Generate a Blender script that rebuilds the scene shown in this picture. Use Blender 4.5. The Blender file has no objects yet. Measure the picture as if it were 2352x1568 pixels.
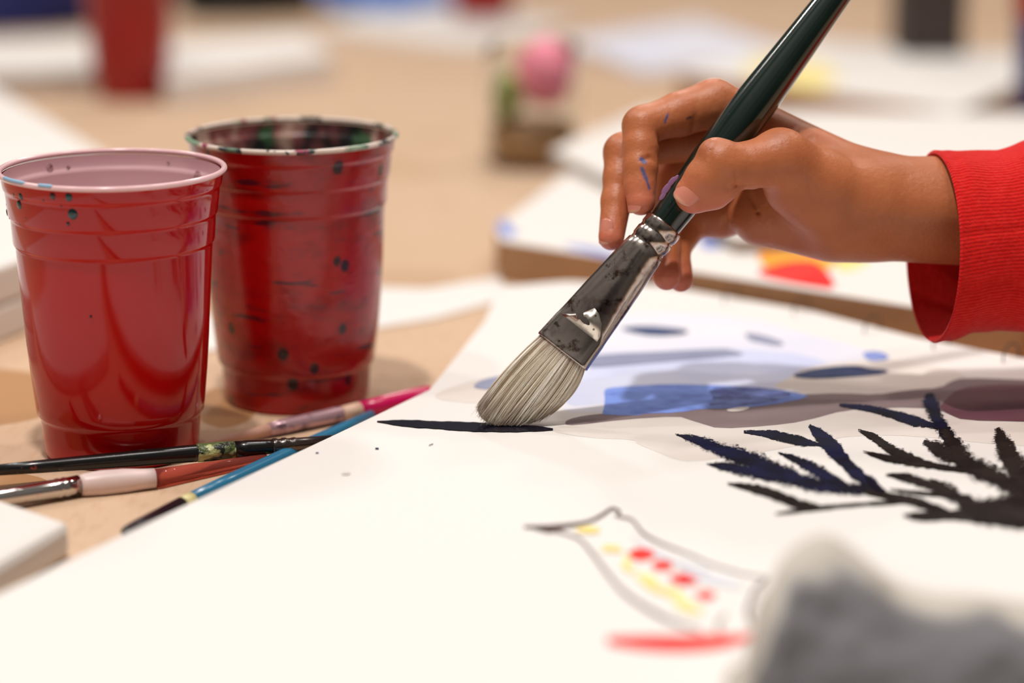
import bpy, bmesh, math, random
import numpy as np
from mathutils import Vector, noise as mnoise

random.seed(4)
RNG = np.random.default_rng(4)
SC = bpy.context.scene
COL = SC.collection
CM = 0.01

# ------------------------------------------------------------------ camera, world, light
FPX = 6183.0                       # focal length in pixels of the 2352-wide frame
TH = math.radians(13.72)           # camera looks down by this much
HC = 30.95                         # camera height above the table top, cm
CT, ST = math.cos(TH), math.sin(TH)

cam_data = bpy.data.cameras.new('camera')
cam = bpy.data.objects.new('camera', cam_data)
COL.objects.link(cam)
cam.location = (0, 0, HC * CM)
cam.rotation_euler = (math.pi / 2 - TH, 0, 0)
cam_data.sensor_width = 36
cam_data.lens = FPX / 2352 * 36
cam_data.clip_start = 0.02
cam_data.clip_end = 50
cam_data.dof.use_dof = True
cam_data.dof.focus_distance = 1.088
cam_data.dof.aperture_fstop = 3.2
SC.camera = cam

SC.view_settings.view_transform = 'Standard'
SC.view_settings.look = 'None'
SC.view_settings.exposure = 0.0
SC.view_settings.gamma = 1.0
SC.view_settings.use_curve_mapping = False

world = bpy.data.worlds.new('world')
SC.world = world
world.use_nodes = True
wn = world.node_tree
wn.nodes.clear()
w_out = wn.nodes.new('ShaderNodeOutputWorld')
w_bg = wn.nodes.new('ShaderNodeBackground')
w_tc = wn.nodes.new('ShaderNodeTexCoord')
w_sep = wn.nodes.new('ShaderNodeSeparateXYZ')
w_ramp = wn.nodes.new('ShaderNodeValToRGB')
w_noise = wn.nodes.new('ShaderNodeTexNoise')
w_nr = wn.nodes.new('ShaderNodeValToRGB')
w_mul = wn.nodes.new('ShaderNodeMixRGB')
w_mul.blend_type = 'MULTIPLY'
w_mul.inputs[0].default_value = 1.0
w_noise.inputs['Scale'].default_value = 2.3
w_noise.inputs['Detail'].default_value = 1.0
w_nr.color_ramp.elements[0].position = 0.42
w_nr.color_ramp.elements[0].color = (0.35, 0.34, 0.33, 1)
w_nr.color_ramp.elements[1].position = 0.56
w_nr.color_ramp.elements[1].color = (1.25, 1.22, 1.2, 1)
wn.links.new(w_tc.outputs['Generated'], w_sep.inputs[0])
wn.links.new(w_sep.outputs['Z'], w_ramp.inputs[0])
wn.links.new(w_tc.outputs['Generated'], w_noise.inputs['Vector'])
wn.links.new(w_noise.outputs['Fac'], w_nr.inputs[0])
wn.links.new(w_ramp.outputs['Color'], w_mul.inputs[1])
wn.links.new(w_nr.outputs['Color'], w_mul.inputs[2])
wn.links.new(w_mul.outputs['Color'], w_bg.inputs['Color'])
wn.links.new(w_bg.outputs[0], w_out.inputs['Surface'])
w_ramp.color_ramp.elements[0].position = 0.0
w_ramp.color_ramp.elements[0].color = (0.16, 0.13, 0.11, 1)
w_ramp.color_ramp.elements[1].position = 1.0
w_ramp.color_ramp.elements[1].color = (0.95, 0.90, 0.84, 1)
e = w_ramp.color_ramp.elements.new(0.30)
e.color = (0.26, 0.235, 0.22, 1)
w_bg.inputs['Strength'].default_value = 0.36


def ceiling_lamp(x, y, z, size, watts, color, target=(0, 1.1, 0)):
    d = bpy.data.lights.new('ceiling_lamp_light', 'AREA')
    d.shape = 'DISK'
    d.size = size
    d.energy = watts
    d.color = color
    o = bpy.data.objects.new('ceiling_lamp_light', d)
    COL.objects.link(o)
    o.location = (x, y, z)
    o.rotation_euler = (Vector(target) - Vector((x, y, z))).to_track_quat('-Z', 'Y').to_euler()


ceiling_lamp(-0.27, 0.58, 2.20, 0.10, 31.0, (1.0, 0.955, 0.915))
ceiling_lamp(0.42, 0.86, 2.20, 0.10, 6.5, (1.0, 0.955, 0.915))
ceiling_lamp(-0.95, 1.35, 2.20, 0.12, 7.0, (1.0, 0.955, 0.915))
ceiling_lamp(-1.50, 2.60, 2.20, 0.25, 13.0, (1.0, 0.95, 0.905))
ceiling_lamp(1.40, 2.70, 2.20, 0.25, 10.0, (1.0, 0.95, 0.905))
ceiling_lamp(0.10, 4.20, 2.20, 0.30, 17.0, (1.0, 0.95, 0.905))
ceiling_lamp(0.45, 1.75, 2.20, 0.14, 8.0, (1.0, 0.95, 0.905), (0, 1.2, 0))


# ------------------------------------------------------------------ geometry of the view
def ray(px, py):
    x = (px - 1176) / FPX
    u = (784 - py) / FPX
    return np.array([x, CT + u * ST, -ST + u * CT])


def at(px, py, z=0.0):
    """where the sight line through a picture point meets the level z (cm)"""
    d = ray(px, py)
    return d * ((z - HC) / d[2]) + np.array([0, 0, HC])


def P(px, py, depth):
    return ray(px, py) * depth + np.array([0, 0, HC])


# ------------------------------------------------------------------ object helpers
def tag(o, label=None, cat=None, group=None, kind=None):
    if label: o['label'] = label
    if cat: o['category'] = cat
    if group: o['group'] = group
    if kind: o['kind'] = kind
    return o


def thing(name, base, label, cat, group=None):
    o = bpy.data.objects.new(name, None)
    o.empty_display_size = 0.02
    COL.objects.link(o)
    o.location = [c * CM for c in base]
    return tag(o, label, cat, group)


def base_of(o):
    v = np.zeros(3)
    while o is not None:
        v += np.array(o.location) / CM
        o = o.parent
    return v


def mk(name, verts, faces, mats, parent=None, smooth=True, origin=None, fmat=None):
    verts = np.asarray(verts, dtype=float)
    if parent is not None:
        org = base_of(parent)
        loc = (0, 0, 0)
    else:
        org = np.asarray(origin if origin is not None else [verts[:, 0].mean(), verts[:, 1].mean(), verts[:, 2].min()])
        loc = org * CM
    me = bpy.data.meshes.new(name)
    me.from_pydata(((verts - org) * CM).tolist(), [], [list(map(int, f)) for f in faces])
    if not isinstance(mats, (list, tuple)): mats = [mats]
    for m in mats: me.materials.append(m)
    if fmat is not None:
        me.polygons.foreach_set('material_index', fmat)
    if smooth:
        me.polygons.foreach_set('use_smooth', [True] * len(me.polygons))
    me.update()
    o = bpy.data.objects.new(name, me)
    COL.objects.link(o)
    o.location = loc
    if parent is not None: o.parent = parent
    return o


def fix_normals(o):
    bm = bmesh.new(); bm.from_mesh(o.data)
    bmesh.ops.recalc_face_normals(bm, faces=bm.faces)
    bm.to_mesh(o.data); bm.free()
    return o


def attr(o, name, values):
    a = o.data.attributes.new(name, 'FLOAT', 'POINT')
    a.data.foreach_set('value', np.asarray(values, dtype=np.float32))


def cattr(o, name, cols):
    a = o.data.attributes.new(name, 'FLOAT_COLOR', 'POINT')
    c = np.ones((len(cols), 4), dtype=np.float32)
    c[:, :3] = cols
    a.data.foreach_set('color', c.ravel())


def bevel(o, w, seg=2, angle=40):
    m = o.modifiers.new('bevel', 'BEVEL')
    m.width = w * CM; m.segments = seg
    m.limit_method = 'ANGLE'; m.angle_limit = math.radians(angle)
    return o


def rings_mesh(rings, closed_ends=True):
    """rings: (k, n, 3) -> verts, faces of a loft"""
    rings = np.asarray(rings)
    k, n, _ = rings.shape
    v = rings.reshape(-1, 3)
    f = []
    for i in range(k - 1):
        for j in range(n):
            a = i * n + j; b = i * n + (j + 1) % n
            f.append((a, b, b + n, a + n))
    if closed_ends:
        f.append(tuple(range(n))[::-1])
        f.append(tuple((k - 1) * n + j for j in range(n)))
    return v, f


def frames(pts):
    pts = np.asarray(pts, float)
    t = np.gradient(pts, axis=0)
    t /= np.linalg.norm(t, axis=1)[:, None]
    up = np.array([0, 0, 1.0])
    if abs(t[0] @ up) > 0.95: up = np.array([0, 1.0, 0])
    N, B = [], []
    n = up - t[0] * (up @ t[0]); n /= np.linalg.norm(n)
    for ti in t:
        n = n - ti * (n @ ti); n /= np.linalg.norm(n)
        N.append(n.copy()); B.append(np.cross(ti, n))
    return t, np.array(N), np.array(B)


def tube(pts, radii, n=16):
    t, N, B = frames(pts)
    a = np.linspace(0, 2 * np.pi, n, endpoint=False)
    rings = [p + r * (np.cos(a)[:, None] * nn + np.sin(a)[:, None] * bb) for p, r, nn, bb in zip(np.asarray(pts, float), radii, N, B)]
    return rings_mesh(rings)


def lerp_path(p0, p1, stations):
    """stations: list of (t, radius); returns pts, radii"""
    p0 = np.asarray(p0, float); p1 = np.asarray(p1, float)
    return [p0 + (p1 - p0) * s[0] for s in stations], [s[1] for s in stations]


def box_verts(c, sx, sy, sz, rot=0.0):
    ca, sa = math.cos(rot), math.sin(rot)
    v = []
    for z in (0, sz):
        for x, y in ((-sx / 2, -sy / 2), (sx / 2, -sy / 2), (sx / 2, sy / 2), (-sx / 2, sy / 2)):
            v.append((c[0] + x * ca - y * sa, c[1] + x * sa + y * ca, c[2] + z))
    return v, [(3, 2, 1, 0), (4, 5, 6, 7), (0, 1, 5, 4), (1, 2, 6, 5), (2, 3, 7, 6), (3, 0, 4, 7)]


def slab(name, poly, z0, z1, mat, parent=None, bev=0.08, origin=None, smooth=False):
    """poly = list of xy corners"""
    n = len(poly)
    v = [(x, y, z0) for x, y in poly] + [(x, y, z1) for x, y in poly]
    f = [tuple(range(n))[::-1], tuple(range(n, 2 * n))] + [(i, (i + 1) % n, n + (i + 1) % n, n + i) for i in range(n)]
    o = fix_normals(mk(name, v, f, mat, parent, smooth, origin))
    if bev: bevel(o, bev)
    return o


def smooth_closed(pts, it=1):
    p = np.array(pts, float)
    for _ in range(it):
        q = np.roll(p, -1, 0)
        p = np.stack([p * .75 + q * .25, p * .25 + q * .75], 1).reshape(-1, 2)
    return p


# ------------------------------------------------------------------ materials
def lin(c):
    c = np.asarray(c, float) / 255.0
    return tuple(np.where(c <= 0.04045, c / 12.92, ((c + 0.055) / 1.055) ** 2.4))


class Mat:
    def __init__(s, name, rgb=(200, 200, 200), rough=0.6, metal=0.0, spec=0.5):
        s.m = bpy.data.materials.new(name)
        s.m.use_nodes = True
        s.t = s.m.node_tree
        s.b = s.t.nodes['Principled BSDF']
        s.b.inputs['Base Color'].default_value = (*lin(rgb), 1)
        s.b.inputs['Roughness'].default_value = rough
        s.b.inputs['Metallic'].default_value = metal
        s.b.inputs['Specular IOR Level'].default_value = spec
        s.col = None

    def n(s, typ, **kw):
        nd = s.t.nodes.new(typ)
        for k, v in kw.items():
            if k in nd.inputs.keys(): nd.inputs[k].default_value = v
            else: setattr(nd, k, v)
        return nd

    def l(s, a, b): s.t.links.new(a, b)

    def coord(s, scale=(1, 1, 1)):
        tc = s.n('ShaderNodeTexCoord')
        mp = s.n('ShaderNodeMapping')
        mp.inputs['Scale'].default_value = scale
        s.l(tc.outputs['Object'], mp.inputs[0])
        return mp.outputs[0]

    def noise(s, scale, detail=3, rough=0.5, stretch=(1, 1, 1), lo=0.4, hi=0.6, dist=0.0):
        nz = s.n('ShaderNodeTexNoise', Scale=scale, Detail=detail, Roughness=rough, Distortion=dist)
        s.l(s.coord(stretch), nz.inputs['Vector'])
        r = s.n('ShaderNodeMapRange')
        r.inputs['From Min'].default_value = lo
        r.inputs['From Max'].default_value = hi
        s.l(nz.outputs['Fac'], r.inputs['Value'])
        return r.outputs[0]

    def spots(s, scale, lo, hi, stretch=(1, 1, 1)):
        nz = s.n('ShaderNodeTexVoronoi', Scale=scale)
        s.l(s.coord(stretch), nz.inputs['Vector'])
        r = s.n('ShaderNodeMapRange')
        r.inputs['From Min'].default_value = lo
        r.inputs['From Max'].default_value = hi
        r.inputs['To Min'].default_value = 1
        r.inputs['To Max'].default_value = 0
        s.l(nz.outputs['Distance'], r.inputs['Value'])
        return r.outputs[0]

    def mul(s, a, b):
        m = s.n('ShaderNodeMath', operation='MULTIPLY')
        s.l(a, m.inputs[0])
        if isinstance(b, (int, float)): m.inputs[1].default_value = b
        else: s.l(b, m.inputs[1])
        return m.outputs[0]

    def over(s, fac, rgb):
        """lay a colour over what is there by a factor"""
        mx = s.n('ShaderNodeMixRGB')
        if s.col is None: mx.inputs[1].default_value = tuple(s.b.inputs['Base Color'].default_value)
        else: s.l(s.col, mx.inputs[1])
        mx.inputs[2].default_value = (*lin(rgb), 1)
        if isinstance(fac, (int, float)): mx.inputs[0].default_value = fac
        else: s.l(fac, mx.inputs[0])
        s.col = mx.outputs[0]
        s.l(s.col, s.b.inputs['Base Color'])
        return s

    def attr(s, name):
        a = s.n('ShaderNodeAttribute', attribute_name=name)
        return a

    def bump(s, h, strength=0.3, dist=0.001):
        b = s.n('ShaderNodeBump')
        b.inputs['Strength'].default_value = strength
        b.inputs['Distance'].default_value = dist
        s.l(h, b.inputs['Height'])
        s.l(b.outputs[0], s.b.inputs['Normal'])
        return s

    def cut(s, fac):
        """transparent where fac = 0"""
        s.l(fac, s.b.inputs['Alpha'])
        return s


M = {}
k = Mat('kraft_paper', (207, 177, 149), 0.75, 0, 0.3)
k.over(k.noise(3.0, 4, 0.6, (1, 1, 1), 0.35, 0.7), (200, 168, 138)); k.over(k.mul(k.noise(260, 2, 0.5, (1, 0.25, 1), 0.5, 0.75), 0.35), (178, 140, 102))
st = k.noise(9.0, 2, 0.5, (1, 1, 1), 0.60, 0.64)
k.over(k.mul(st, 0.25), (165, 120, 78)); k.bump(k.noise(400, 3, 0.6), 0.10, 0.0005)
M['kraft'] = k.m
M['stain'] = Mat('damp_kraft', (176, 130, 86), 0.5, 0, 0.4).m
M['wood'] = Mat('table_core', (150, 115, 80), 0.6).m
k = Mat('floor_concrete', (120, 112, 105), 0.7); k.over(k.noise(2, 4), (105, 98, 92)); M['floor'] = k.m
k = Mat('drawing_paper', (228, 223, 218), 0.7, 0, 0.25); k.bump(k.noise(900, 2, 0.5), 0.10, 0.0003); M['paper'] = k.m
k = Mat('canvas_cloth', (228, 222, 216), 0.8, 0, 0.2); k.bump(k.noise(700, 2, 0.5), 0.2, 0.0004); M['canvas'] = k.m
M['page_edge'] = Mat('page_edge', (190, 172, 150), 0.8).m


def ink(name, rgb, rgb2=None, dry=0.5, gloss=0.7):
    k = Mat(name, rgb, gloss, 0, 0.12)
    if rgb2: k.over(k.noise(60, 3, 0.5, (1, 1, 1), 0.42, 0.6), rgb2)
    # canvas grain shows through along the ribbon's rim: alpha attribute 'body' against a fine noise
    a = k.attr('body')
    nz = k.n('ShaderNodeTexNoise', Scale=650.0, Detail=3.0, Roughness=0.7)
    k.l(k.coord((0.8, 1.0, 1)), nz.inputs['Vector'])
    mr = k.n('ShaderNodeMapRange')
    mr.inputs['From Min'].default_value = 0.30; mr.inputs['From Max'].default_value = 0.70
    k.l(nz.outputs['Fac'], mr.inputs['Value'])
    ad = k.n('ShaderNodeMath', operation='ADD')
    k.l(a.outputs['Fac'], ad.inputs[0]); k.l(mr.outputs[0], ad.inputs[1])
    gt = k.n('ShaderNodeMapRange')
    gt.inputs['From Min'].default_value = 0.94; gt.inputs['From Max'].default_value = 1.06
    k.l(ad.outputs[0], gt.inputs['Value'])
    k.cut(gt.outputs[0])
    return k.m


M['ink_navy'] = ink('ink_navy', (22, 24, 54), (16, 15, 28))
M['ink_black'] = ink('ink_black', (25, 18, 16), (38, 30, 26))
M['ink_wet'] = Mat('ink_wet', (16, 16, 32), 0.18, 0, 0.6).m


def wash(name, rgb, rgb2=None, sc=14, alpha=None, lo=.42, hi=.6):
    k = Mat(name, rgb, 0.65, 0, 0.2)
    if rgb2: k.over(k.noise(sc, 4, 0.6, (0.6, 1, 1), lo, hi), rgb2)
    if alpha is not None: k.b.inputs['Alpha'].default_value = alpha
    return k.m


M['w_pale'] = wash('wash_pale_grey', (215, 205, 197), (222, 214, 207))
M['w_mauve'] = wash('wash_mauve', (122, 102, 104), (134, 116, 116), 10)
M['w_purple'] = wash('wash_purple', (112, 72, 76), (96, 54, 66), 10)
M['w_blue'] = wash('wash_blue', (122, 150, 226), (84, 102, 180), 160, None, .42, .78)
M['w_deepblue'] = wash('wash_deep_blue', (72, 80, 140), (118, 138, 205), 160)
M['w_lav'] = wash('wash_lavender', (216, 217, 231), (226, 224, 230), 12)
M['w_lav2'] = wash('wash_light_blue', (196, 202, 230), (212, 216, 234), 12)
M['w_slate'] = wash('wash_slate', (146, 150, 174), (130, 134, 162), 16)
M['w_navy'] = wash('wash_navy', (66, 80, 122), (44, 54, 92), 30)
M['w_periwinkle'] = wash('wash_periwinkle', (150, 166, 222), (120, 138, 205), 30)
M['f_brown'] = wash('line_brown', (70, 50, 46), (96, 76, 72), 40)
M['f_grey'] = wash('line_grey', (140, 122, 118), (112, 94, 92), 40)
M['f_blue'] = wash('line_pale_blue', (206, 210, 224), (222, 222, 228), 40)
M['f_yellow'] = wash('dab_yellow', (238, 214, 120), (242, 226, 160), 60)
M['f_red'] = wash('dab_red', (224, 30, 30), (236, 60, 50), 60)
M['f_orange'] = wash('dab_orange', (250, 150, 40), (250, 190, 70), 20)

k = Mat('red_cup_plastic', (184, 5, 4), 0.10, 0, 0.42)
k.b.inputs['Subsurface Weight'].default_value = 0.0
k.bump(k.noise(22, 2, 0.5, (1, 1, 0.3), 0.0, 1.0), 0.10, 0.002)
M['red_plastic'] = k.m
k = Mat('stained_red_cup_plastic', (172, 10, 8), 0.22, 0, 0.5)
k.over(k.mul(k.noise(30, 5, 0.7, (1, 1, 2.2), 0.50, 0.66), 0.55), (70, 8, 10))
k.over(k.spots(75, 0.16, 0.22, (1, 1, 0.8)), (48, 14, 22)); k.over(k.mul(k.noise(70, 2, 0.5, (0.5, 0.5, 3), 0.62, 0.68), 0.8), (40, 20, 36))
k.bump(k.noise(45, 4, 0.6, (1, 1, 1.5)), 0.15, 0.001)
M['red_stained'] = k.m
k = Mat('cup_lining', (220, 178, 182), 0.25, 0, 0.5); k.over(k.noise(25, 3, 0.5, (1, 1, 1), 0.5, 0.8), (205, 160, 168)); M['lining'] = k.m
k = Mat('paint_caked_lining', (205, 170, 150), 0.35, 0, 0.5)
k.over(k.noise(28, 4, 0.6, (1, 1, 0.4), 0.42, 0.5), (130, 70, 70)); k.over(k.noise(18, 4, 0.6, (1, 1, 0.5), 0.44, 0.5), (26, 30, 30)); k.over(k.noise(60, 2, 0.6, (1, 1, 1), 0.60, 0.66), (60, 90, 60))
k.bump(k.noise(90, 3), 0.3, 0.001)
M['lining_dark'] = k.m
k = Mat('paint_speckled_rim', (214, 196, 182), 0.3, 0, 0.5)
k.over(k.noise(90, 3, 0.6, (1, 1, 1), 0.52, 0.56), (40, 50, 50)); k.over(k.noise(120, 2, 0.5, (1, 1, 1), 0.62, 0.66), (150, 50, 80)); k.over(k.noise(45, 2, 0.5, (1, 1, 1), 0.56, 0.64), (130, 160, 130))
M['rim_speckled'] = k.m
k = Mat('pale_pink_rim', (232, 190, 192), 0.2, 0, 0.5); M['rim_pink'] = k.m
k = Mat('murky_water', (150, 98, 106), 0.04, 0, 0.6); M['murky'] = k.m
k = Mat('murky_dark_water', (60, 46, 44), 0.05, 0, 0.6); M['murky_dark'] = k.m
M['teal_drop'] = Mat('teal_paint', (14, 62, 66), 0.12, 0, 0.6).m
M['dark_drop'] = Mat('dark_paint', (60, 10, 30), 0.15, 0, 0.6).m
M['cyan_paint'] = Mat('pale_blue_paint', (150, 190, 220), 0.3).m
k = Mat('water_drop', (235, 225, 225), 0.02, 0, 0.5); k.b.inputs['Transmission Weight'].default_value = 1.0; k.b.inputs['IOR'].default_value = 1.33; M['water_drop'] = k.m

k = Mat('green_lacquer', (3, 26, 20), 0.16, 0, 0.6)
k.over(k.mul(k.noise(22, 3, 0.6, (1, 1, 1), 0.5, 0.75), 0.5), (8, 44, 34))
k.over(k.mul(k.noise(150, 4, 0.8, (1, 1, 0.25), 0.64, 0.72), 0.35), (120, 135, 130))
k.b.inputs['Coat Weight'].default_value = 0.5; k.b.inputs['Coat Roughness'].default_value = 0.08
M['green'] = k.m
M['mauve_paint'] = Mat('mauve_paint', (140, 100, 140), 0.4).m
k = Mat('ferrule_metal', (188, 176, 168), 0.17, 1.0)
k.over(k.mul(k.noise(150, 4, 0.7, (1, 1, 1), 0.60, 0.66), 0.8), (60, 52, 50)); k.over(k.mul(k.noise(50, 4, 0.7, (1, 1, 1), 0.52, 0.62), 0.5), (126, 88, 92)); k.over(k.mul(k.noise(75, 4, 0.7, (1, 1, 1), 0.56, 0.64), 0.7), (92, 66, 48))
k.bump(k.noise(45, 3, 0.5), 0.10, 0.0012)
M['metal'] = k.m
k = Mat('fold_metal', (226, 218, 206), 0.28, 1.0); k.over(k.spots(330, 0.12, 0.2), (120, 108, 100)); M['metal_light'] = k.m
k = Mat('silver_metal', (205, 200, 196), 0.16, 1.0); k.over(k.mul(k.noise(140, 3, 0.6, (1, 1, 1), 0.55, 0.62), 0.7), (190, 70, 70)); M['silver'] = k.m
k = Mat('mauve_caked_metal', (196, 160, 168), 0.3, 0.5); k.over(k.noise(80, 3, 0.6, (1, 1, 1), 0.5, 0.6), (120, 90, 100)); M['mauve_metal'] = k.m
M['copper'] = Mat('dark_metal', (96, 88, 84), 0.25, 0.9).m

k = Mat('bristle_hair', (205, 190, 165), 0.5, 0, 0.3)
a = k.attr('tint'); k.col = None
k.l(a.outputs['Color'], k.b.inputs['Base Color'])
M['bristle'] = k.m

k = Mat('skin', (194, 116, 74), 0.42, 0, 0.45)
k.over(k.mul(k.noise(55, 3, 0.6, (1, 1, 1), 0.35, 0.7), 0.35), (162, 86, 48))
k.over(k.mul(k.attr('tip').outputs['Fac'], 0.75), (216, 122, 100))
k.over(k.attr('knuckle').outputs['Fac'], (152, 84, 50))
k.over(k.attr('bluepaint').outputs['Fac'], (46, 84, 140))
k.over(k.attr('darkpaint').outputs['Fac'], (24, 34, 44))
k.b.inputs['Subsurface Weight'].default_value = 0.18
k.b.inputs['Subsurface Radius'].default_value = (0.006, 0.0025, 0.0012)
k.b.inputs['Subsurface Scale'].default_value = 0.6
h1 = k.noise(420, 4, 0.65, (1, 1, 1), 0.2, 0.8); k.bump(h1, 0.34, 0.0006)
M['skin'] = k.m
k = Mat('nail', (212, 136, 116), 0.22, 0, 0.5); k.b.inputs['Subsurface Weight'].default_value = 0.2; k.b.inputs['Subsurface Radius'].default_value = (0.004, 0.002, 0.001)
k.over(k.attr('freeedge').outputs['Fac'], (226, 178, 150)); M['nail'] = k.m

k = Mat('red_knit', (214, 20, 16), 0.85, 0, 0.15)
a = k.attr('v'); wv = k.n('ShaderNodeMath', operation='SINE'); k.l(a.outputs['Fac'], wv.inputs[0])
mr = k.n('ShaderNodeMapRange'); mr.inputs['From Min'].default_value = -1; k.l(wv.outputs[0], mr.inputs['Value'])
k.over(k.mul(mr.outputs[0], 0.35), (170, 10, 10)); k.over(k.mul(k.noise(300, 4, 0.7, (1, 1, 1), 0.45, 0.65), 0.3), (232, 50, 40))
ad = k.n('ShaderNodeMath', operation='ADD'); k.l(mr.outputs[0], ad.inputs[0]); k.l(k.noise(500, 3), ad.inputs[1])
k.bump(ad.outputs[0], 0.35, 0.0006)
k.b.inputs['Sheen Weight'].default_value = 0.15
M['knit'] = k.m

k = Mat('black_painted_wood', (16, 15, 15), 0.25, 0, 0.55)
k.over(k.noise(120, 4, 0.7, (1, 1, 1), 0.60, 0.66), (70, 66, 64)); k.over(k.noise(70, 3, 0.6, (1, 1, 1), 0.64, 0.69), (60, 110, 116)); k.over(k.noise(95, 3, 0.6, (1, 1, 1), 0.66, 0.70), (150, 60, 50)); M['black_wood'] = k.m
k = Mat('green_crusted_grip', (92, 104, 62), 0.35, 0, 0.5)
k.over(k.noise(150, 4, 0.7, (1, 1, 1), 0.50, 0.56), (20, 22, 18)); k.over(k.noise(110, 3, 0.6, (1, 1, 1), 0.60, 0.66), (190, 196, 130)); k.bump(k.noise(200, 4), 0.5, 0.001); M['crust'] = k.m
M['blue_lacquer'] = Mat('blue_lacquer', (42, 116, 152), 0.25, 0, 0.5).m
M['cream'] = Mat('cream_lacquer', (224, 212, 150), 0.35).m
M['dark_tip'] = Mat('dark_plum_lacquer', (34, 20, 28), 0.3).m
M['magenta'] = Mat('magenta_lacquer', (206, 14, 92), 0.25, 0, 0.5).m
M['pale_wood'] = Mat('bare_pale_wood', (224, 186, 160), 0.5).m
k = Mat('frosted_plastic', (228, 204, 198), 0.38, 0, 0.5); k.over(k.mul(k.noise(70, 4, 0.7, (1, 1, 1), 0.62, 0.64), 0.8), (214, 90, 80)); k.b.inputs['Subsurface Weight'].default_value = 0.3; k.b.inputs['Subsurface Radius'].default_value = (.01, .006, .005); M['frosted'] = k.m
k = Mat('clear_red_plastic', (214, 110, 96), 0.08, 0, 0.6); k.b.inputs['Transmission Weight'].default_value = 0.75; k.b.inputs['IOR'].default_value = 1.2; M['clear_red'] = k.m
M['pink_hair'] = Mat('pinkish_bristles', (206, 158, 138), 0.6).m
k = Mat('jar_glass', (245, 248, 248), 0.03, 0, 0.5); k.b.inputs['Transmission Weight'].default_value = 1.0; k.b.inputs['IOR'].default_value = 1.12; M['glass'] = k.m
M['pink'] = Mat('pink_plastic', (244, 142, 162), 0.5).m
M['olive'] = Mat('olive_green_plastic', (156, 166, 92), 0.5).m
M['brown_water'] = Mat('brown_paint_water', (178, 134, 88), 0.3).m
M['teal_glass'] = Mat('grey_teal_plastic', (120, 140, 140), 0.4).m
M['far_red'] = Mat('far_red_plastic', (150, 10, 8), 0.25).m
M['navy_cloth'] = Mat('navy_cloth', (30, 34, 92), 0.9).m
M['black_cloth'] = Mat('black_cloth', (10, 10, 10), 0.9).m
M['blue_plastic'] = Mat('blue_plastic', (40, 44, 120), 0.4).m
M['sky_blue'] = Mat('bright_blue_card', (58, 110, 190), 0.6).m
M['box_dark'] = Mat('dark_brown_card', (58, 46, 42), 0.6).m
k = Mat('board_edge', (176, 132, 92), 0.8); k.over(k.noise(8, 3), (150, 112, 78)); M['board_edge'] = k.m
M['grey_edge'] = Mat('grey_edge', (168, 156, 146), 0.8).m
k = Mat('grey_rag', (112, 111, 113), 0.85, 0, 0.2); k.over(k.attr('pale_crest').outputs['Fac'], (192, 184, 174)); k.bump(k.noise(300, 3), 0.2, 0.001); M['rag'] = k.m
M['wire'] = Mat('binding_wire', (60, 58, 56), 0.3, 0.8).m

# ------------------------------------------------------------------ structure: floor, table
v, f = box_verts((0, 150, -80), 900, 900, 5)
tag(mk('floor', v, f, M['floor'], smooth=False), kind='structure')
table = thing('work_table', (0, 150, -75), 'large work table covered to its edges in brown kraft paper', 'table')
v, f = box_verts((10, 170, -3.0), 300, 340, 2.9)
mk('table_top', v, f, M['wood'], table, smooth=False)
for sx in (-1, 1):
    for sy in (-1, 1):
        v, f = box_verts((10 + sx * 140, 170 + sy * 160, -75), 6, 6, 72)
        mk('leg', v, f, M['wood'], table, smooth=False)
v, f = box_verts((10, 170, -0.1), 300, 340, 0.1)
mk('paper_cover', v, f, M['kraft'], table, smooth=False)

def stain(pts):
    q = smooth_closed(pts, 2)
    v = [at(x, y, 0.004) for x, y in q] + [at(sum(p[0] for p in pts) / len(pts), sum(p[1] for p in pts) / len(pts), 0.004)]
    n_ = len(v) - 1
    mk('water_stain', v, [(i, (i + 1) % n_, n_) for i in range(n_)], M['stain'], table)


# ------------------------------------------------------------------ cups
CUP = [(2.2, 0.12), (2.9, 0.10), (3.02, 0.0), (3.12, 0.05), (3.2, 0.25), (3.26, 0.9), (3.30, 1.55), (3.33, 1.68), (3.40, 1.74), (3.47, 1.85), (3.52, 2.2), (3.68, 3.6), (3.80, 5.0), (3.88, 6.5), (3.95, 7.8), (4.0, 8.75),
       (4.01, 8.86), (4.07, 8.90), (4.10, 8.98), (4.15, 9.9), (4.16, 10.02), (4.22, 10.06), (4.25, 10.14), (4.33, 11.0), (4.34, 11.14), (4.40, 11.18), (4.43, 11.28), (4.46, 11.5), (4.47, 11.72)]


def lathe(profile, cx, cy, z0, n=128, sc=1.0, wob=0.0, seed=0, lean=(0, 0)):
    a = np.linspace(0, 2 * np.pi, n, endpoint=False)
    rings = []
    for r, z in profile:
        g = math.exp(-((z - 4.5) / 3.2) ** 2)
        rr = r * (1 + wob * g * np.cos(4 * (a - 0.95 + seed)) + wob * 0.5 * g * np.cos(3 * a + seed * 3 + z * 0.25))
        rings.append(np.stack([cx + (rr * np.cos(a) + lean[0] * z) * sc, cy + (rr * np.sin(a) + lean[1] * z) * sc, np.full(n, z0 + z * sc)], 1))
    return rings


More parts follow.
